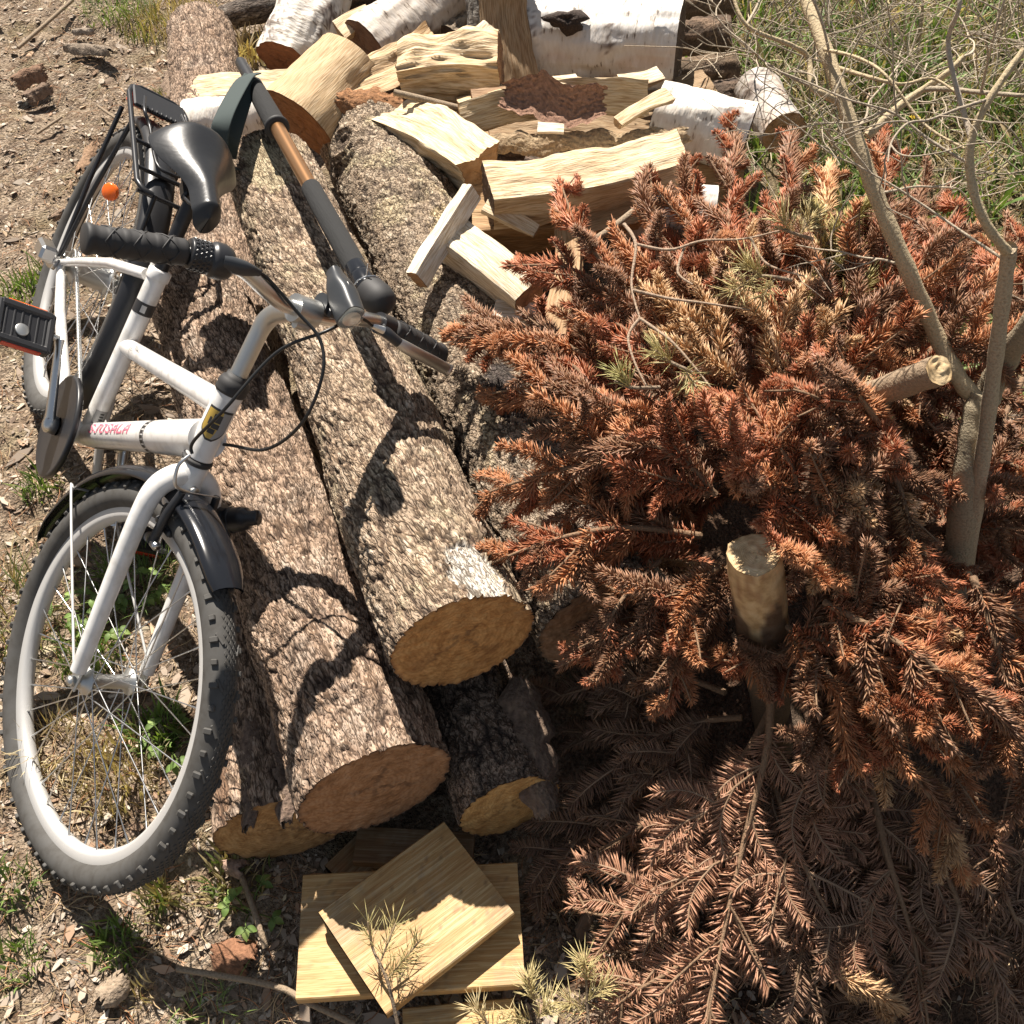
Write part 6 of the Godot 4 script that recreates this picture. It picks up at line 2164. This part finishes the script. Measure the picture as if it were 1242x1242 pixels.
func build_shrubs() -> void:
	rng.seed = 90
	var grey := Color(0.55, 0.445, 0.28)
	var t := thing("shrub", "bare shrub with thick grey stem rising out of the spruce heap", "shrub", g(1160, 800, 0.0))
	shrub_limb(t, path_g([[1120, 860, -0.02], [1140, 790, 0.12], [1160, 690, 0.36], [1173, 590, 0.52], [1185, 510, 0.61], [1195, 480, 0.64]]), 0.024, 0.022, Color(0.40, 0.34, 0.23), "trunk")
	shrub_limb(t, path_g([[1190, 490, 0.62], [1165, 462, 0.65], [1135, 405, 0.70], [1100, 325, 0.79], [1062, 235, 0.87], [1035, 160, 0.93], [1010, 85, 0.98], [978, 0, 1.02], [945, -90, 1.05]]), 0.0128, 0.0088, grey)
	shrub_limb(t, path_g([[1195, 482, 0.60], [1215, 445, 0.66], [1240, 405, 0.74], [1290, 340, 0.85], [1370, 250, 1.0], [1450, 120, 1.2]]), 0.021, 0.006, Color(0.34, 0.28, 0.19))
	shrub_limb(t, path_g([[1150, 800, 0.12], [1176, 660, 0.42], [1193, 545, 0.60], [1208, 430, 0.76], [1222, 318, 0.90], [1224, 302, 0.92]]), 0.0122, 0.0088, Color(0.50, 0.41, 0.28))
	shrub_limb(t, path_g([[1222, 306, 0.92], [1195, 270, 0.96], [1178, 220, 1.0], [1178, 170, 1.04], [1200, 120, 1.08], [1242, 60, 1.12]]), 0.0065, 0.004, grey)
	shrub_limb(t, path_g([[1052, 165, 0.9], [1090, 130, 0.93], [1118, 110, 0.95], [1150, 88, 0.98], [1170, 68, 1.0]]), 0.0065, 0.0035, grey)
	shrub_limb(t, path_g([[1118, 108, 0.95], [1148, 108, 0.97], [1190, 112, 1.0], [1242, 116, 1.02]]), 0.004, 0.0025, Color(0.40, 0.34, 0.25))
	shrub_limb(t, path_g([[1020, 125, 0.95], [1000, 115, 0.97], [985, 105, 0.98], [980, 70, 1.0], [960, 55, 1.02], [905, 30, 1.05], [885, -20, 1.08]]), 0.0055, 0.002, grey)
	shrub_limb(t, path_g([[1010, 80, 0.98], [1060, 95, 1.0], [1095, 102, 1.0], [1130, 95, 1.0], [1160, 112, 1.0]]), 0.003, 0.0015, grey)
	shrub_limb(t, path_g([[1000, 60, 1.0], [1040, 70, 1.02], [1075, 92, 1.03], [1120, 150, 1.0], [1170, 180, 1.0]]), 0.0025, 0.0015, grey)
	shrub_limb(t, path_g([[1178, 170, 1.04], [1150, 60, 1.1], [1163, 10, 1.15], [1165, -40, 1.18]]), 0.0035, 0.002, Color(0.50, 0.43, 0.34))
	for q in [[1100, 325, 0.79], [1035, 160, 0.93], [1010, 85, 0.98], [1150, 88, 0.98], [1178, 200, 1.0], [1200, 120, 1.08], [1222, 318, 0.90], [1240, 405, 0.74], [985, 105, 0.98], [905, 30, 1.05], [1190, 112, 1.0], [1062, 235, 0.87]]:
		var at := g(q[0], q[1], q[2])
		for k in 1:
			wild(t, at, Vector3(rng.randfn(0, 0.8), rng.randf_range(-0.1, 0.6), rng.randfn(-0.4, 0.5)), rng.randf_range(0.15, 0.30), 0.0020, 2, Color(0.52, 0.44, 0.33) * rng.randf_range(0.8, 1.1))
	# thin twigs fallen across the needles
	for q in [[[[757, 272, 0.78], [771, 296, 0.78], [766, 345, 0.76], [776, 386, 0.75]], [[771, 296, 0.78], [812, 303, 0.78], [852, 292, 0.79], [900, 290, 0.79], [945, 280, 0.79]], [[768, 352, 0.76], [812, 362, 0.76], [858, 368, 0.77], [910, 376, 0.77]], [[776, 386, 0.75], [762, 408, 0.74], [770, 440, 0.73], [785, 470, 0.72]], [[776, 386, 0.75], [812, 412, 0.75], [838, 440, 0.74], [862, 470, 0.73]], [[830, 300, 0.78], [822, 330, 0.77], [840, 345, 0.77]], [[910, 288, 0.79], [930, 320, 0.78], [975, 335, 0.78]]]]:
		var s := thing("bare_twig", "forked bare twig lying over the red spruce branches", "twig", g(770, 345, 0.0))
		for k in q.size():
			shrub_limb(s, path_g(q[k]), 0.0030 if k == 0 else 0.0024, 0.0012, Color(0.42, 0.31, 0.22))
	# bare bushes further back
	for q in [[1000, 190, 7, 1.0, "thin grey bush behind the thick shrub stem"], [1085, 70, 9, 1.1, "tangled bare bush at the far edge of the grass"], [1190, 130, 9, 1.1, "tangled bare bush beyond the bent pale stem"], [1245, 240, 8, 0.9, "bare bush at the edge of the picture behind the spruce"], [930, 60, 7, 0.8, "thin bare bush behind the dark log ends"], [1180, -40, 6, 1.2, "farthest bare bush past the grass"], [1020, -20, 6, 1.1, "far bare bush beyond the curved branch"]]:
		var c := g(q[0], q[1], 0.0)
		c.y = gh(c.x, c.z)
		var s := thing("shrub", q[4], "shrub", c, "bare bushes in the grass")
		for k in q[2]:
			var d := Vector3(rng.randfn(0, 0.5), 1.0, rng.randfn(0.1, 0.4))
			wild(s, c + Vector3(rng.randfn(0, 0.05), 0, rng.randfn(0, 0.05)), d, q[3] * rng.randf_range(0.45, 0.8), 0.0036, 2, Color(0.52, 0.44, 0.33) * rng.randf_range(0.75, 1.15))
	# pine sprigs: long needles in tufts
	for q in [[[[484, 1250, 0.10], [470, 1190, 0.15], [452, 1150, 0.17], [448, 1120, 0.18]], [[[470, 1188, 0.16], [510, 1140, 0.21]], [[462, 1165, 0.17], [480, 1120, 0.2]], [[452, 1150, 0.17], [446, 1118, 0.2]]], [46, 16, 12], Color(0.32, 0.29, 0.12), "green grey pine sprig lying on the askew board"],
			[[[655, 1260, 0.08], [650, 1220, 0.10], [640, 1195, 0.12]], [[[648, 1215, 0.11], [640, 1185, 0.14]], [[652, 1235, 0.1], [668, 1215, 0.13]], [[645, 1240, 0.08], [620, 1235, 0.1]]], [34, 30, 24], Color(0.52, 0.45, 0.22), "straw yellow pine sprig at the corner of the boards"],
			[[[715, 1270, 0.08], [712, 1210, 0.11], [710, 1175, 0.13]], [[[711, 1190, 0.12], [708, 1165, 0.15]], [[712, 1215, 0.11], [735, 1195, 0.13]], [[713, 1225, 0.1], [690, 1215, 0.12]]], [40, 30, 30], Color(0.50, 0.43, 0.20), "straw yellow pine sprig under the faded spruce"],
			[[[600, 1265, 0.06], [590, 1240, 0.07], [585, 1225, 0.08]], [[[590, 1240, 0.07], [575, 1222, 0.09]], [[595, 1250, 0.06], [615, 1240, 0.08]]], [22, 22], Color(0.52, 0.43, 0.24), "dry pine tuft on the lowest board"],
			[[[800, 470, 0.70], [765, 470, 0.71], [745, 462, 0.72]], [[[765, 470, 0.71], [752, 452, 0.73]]], [26], Color(0.34, 0.33, 0.12), "small yellow green pine tuft between red branches"],
			[[[840, 452, 0.73], [815, 440, 0.74], [800, 432, 0.74]], [[[815, 440, 0.74], [795, 425, 0.76]], [[830, 448, 0.73], [845, 470, 0.74]]], [28, 24], Color(0.40, 0.36, 0.15), "yellow pine tuft beside the forked bare twig"],
			[[[960, 340, 0.79], [925, 335, 0.80], [900, 345, 0.80]], [[[925, 335, 0.80], [905, 322, 0.82]], [[940, 338, 0.79], [925, 360, 0.8]], [[915, 340, 0.8], [885, 355, 0.81]]], [30, 30, 26], Color(0.44, 0.38, 0.17), "yellow pine tuft high on the red heap"],
			[[[985, 290, 0.80], [960, 282, 0.82], [940, 275, 0.82]], [[[960, 282, 0.82], [945, 262, 0.84]], [[970, 285, 0.81], [985, 262, 0.83]]], [28, 26], Color(0.46, 0.38, 0.18), "straw coloured pine tuft near the thick shrub stem"]]:
		var s := thing("pine_sprig", q[4], "pine sprig", g(q[0][0][0], q[0][0][1], 0.0), "pine sprigs lying about")
		shrub_limb(s, path_g(q[0]), 0.003, 0.0016, Color(0.30, 0.23, 0.16), "stem")
		for k in q[1].size():
			var a: Vector3 = g(q[1][k][0][0], q[1][k][0][1], q[1][k][0][2])
			var b: Vector3 = g(q[1][k][1][0], q[1][k][1][1], q[1][k][1][2])
			var mb := MB.new()
			mb.col = Color(0.3, 0.22, 0.13)
			a -= s.position
			b -= s.position
			mb.tube([a, a.lerp(b, 0.6), b], 0.0016, 5)
			var ax := (b - a).normalized()
			for i in q[2][k] * 2:
				var u := rng.randf()
				var out := Vector3(rng.randfn(), rng.randfn(0.25, 1), rng.randfn()).normalized()
				out = (out - ax * out.dot(ax)).normalized()
				var lean := rng.randf_range(0.35, 1.15)
				mb.col = (q[3] as Color).lerp(Color(0.50, 0.36, 0.16), rng.randf() * 0.5) * rng.randf_range(0.75, 1.2)
				mb.col.a = 1
				needle(mb, a.lerp(b, u), (ax * cos(lean) + out * sin(lean)), rng.randf_range(0.028, 0.045), 0.0007, rng.randf_range(-0.4, 0.3), out)
			part("needles", mb, M.needle, s)

# ---------------------------------------------------------------- the place
func _ready() -> void:
	var cam := Camera3D.new()
	cam.name = "camera"
	cam.fov = 50.58
	cam.near = 0.02
	cam.far = 400.0
	cam.position = EYE
	cam.rotation = Vector3(-TILT, 0, 0)
	add_child(cam)
	cam.current = true
	var env := Environment.new()
	env.background_mode = Environment.BG_SKY
	var sky := Sky.new()
	var sm := ProceduralSkyMaterial.new()
	sm.sky_top_color = Color(0.50, 0.54, 0.60)
	sm.sky_horizon_color = Color(0.76, 0.76, 0.75)
	sm.sky_curve = 0.15
	sm.ground_bottom_color = Color(0.12, 0.10, 0.07)
	sm.ground_horizon_color = Color(0.45, 0.45, 0.42)
	sky.sky_material = sm
	env.sky = sky
	env.background_energy_multiplier = 0.5
	env.tonemap_mode = Environment.TONE_MAPPER_LINEAR
	env.tonemap_exposure = 2.1
	env.sdfgi_enabled = true
	env.ssao_enabled = true
	env.ssil_enabled = true
	var we := WorldEnvironment.new()
	we.name = "world"
	we.environment = env
	add_child(we)
	var sun := DirectionalLight3D.new()
	sun.name = "sun"
	var az := deg_to_rad(17.0)
	var el := deg_to_rad(54.0)
	sun.basis = Basis.looking_at(Vector3(sin(az) * cos(el), -sin(el), cos(az) * cos(el)), Vector3.UP)
	sun.light_energy = 1.6
	sun.light_color = Color(1.0, 0.965, 0.92)
	sun.light_angular_distance = 0.5
	sun.shadow_enabled = true
	add_child(sun)
	rng.seed = 1
	noise_a.noise_type = FastNoiseLite.TYPE_CELLULAR
	noise_a.seed = 3
	noise_a.frequency = 0.1
	noise_a.fractal_type = FastNoiseLite.FRACTAL_NONE
	noise_a.cellular_return_type = FastNoiseLite.RETURN_DISTANCE2_SUB
	noise_a.domain_warp_enabled = true
	noise_a.domain_warp_amplitude = 7.0
	noise_a.domain_warp_frequency = 0.06
	noise_a.domain_warp_fractal_octaves = 2
	noise_e.noise_type = FastNoiseLite.TYPE_CELLULAR
	noise_e.seed = 3
	noise_e.frequency = 0.1
	noise_e.fractal_type = FastNoiseLite.FRACTAL_NONE
	noise_e.cellular_return_type = FastNoiseLite.RETURN_CELL_VALUE
	noise_e.domain_warp_enabled = true
	noise_e.domain_warp_amplitude = 7.0
	noise_e.domain_warp_frequency = 0.06
	noise_e.domain_warp_fractal_octaves = 2
	noise_f.noise_type = FastNoiseLite.TYPE_SIMPLEX_SMOOTH
	noise_f.seed = 17
	noise_f.frequency = 1.0
	noise_f.fractal_octaves = 2
	noise_b.noise_type = FastNoiseLite.TYPE_SIMPLEX_SMOOTH
	noise_b.seed = 5
	noise_b.frequency = 0.05
	noise_b.fractal_octaves = 3
	noise_c.noise_type = FastNoiseLite.TYPE_SIMPLEX_SMOOTH
	noise_c.seed = 7
	noise_c.frequency = 0.12
	noise_c.fractal_octaves = 3
	noise_d.noise_type = FastNoiseLite.TYPE_SIMPLEX_SMOOTH
	noise_d.seed = 9
	noise_d.frequency = 0.3
	noise_d.fractal_octaves = 2
	var t0 := Time.get_ticks_msec()
	make_materials()
	build_ground()
	build_logs()
	build_firewood()
	build_boards()
	build_bike()
	build_pole()
	build_grass()
	build_litter()
	build_ground_bits()
	build_spruces()
	build_shrubs()
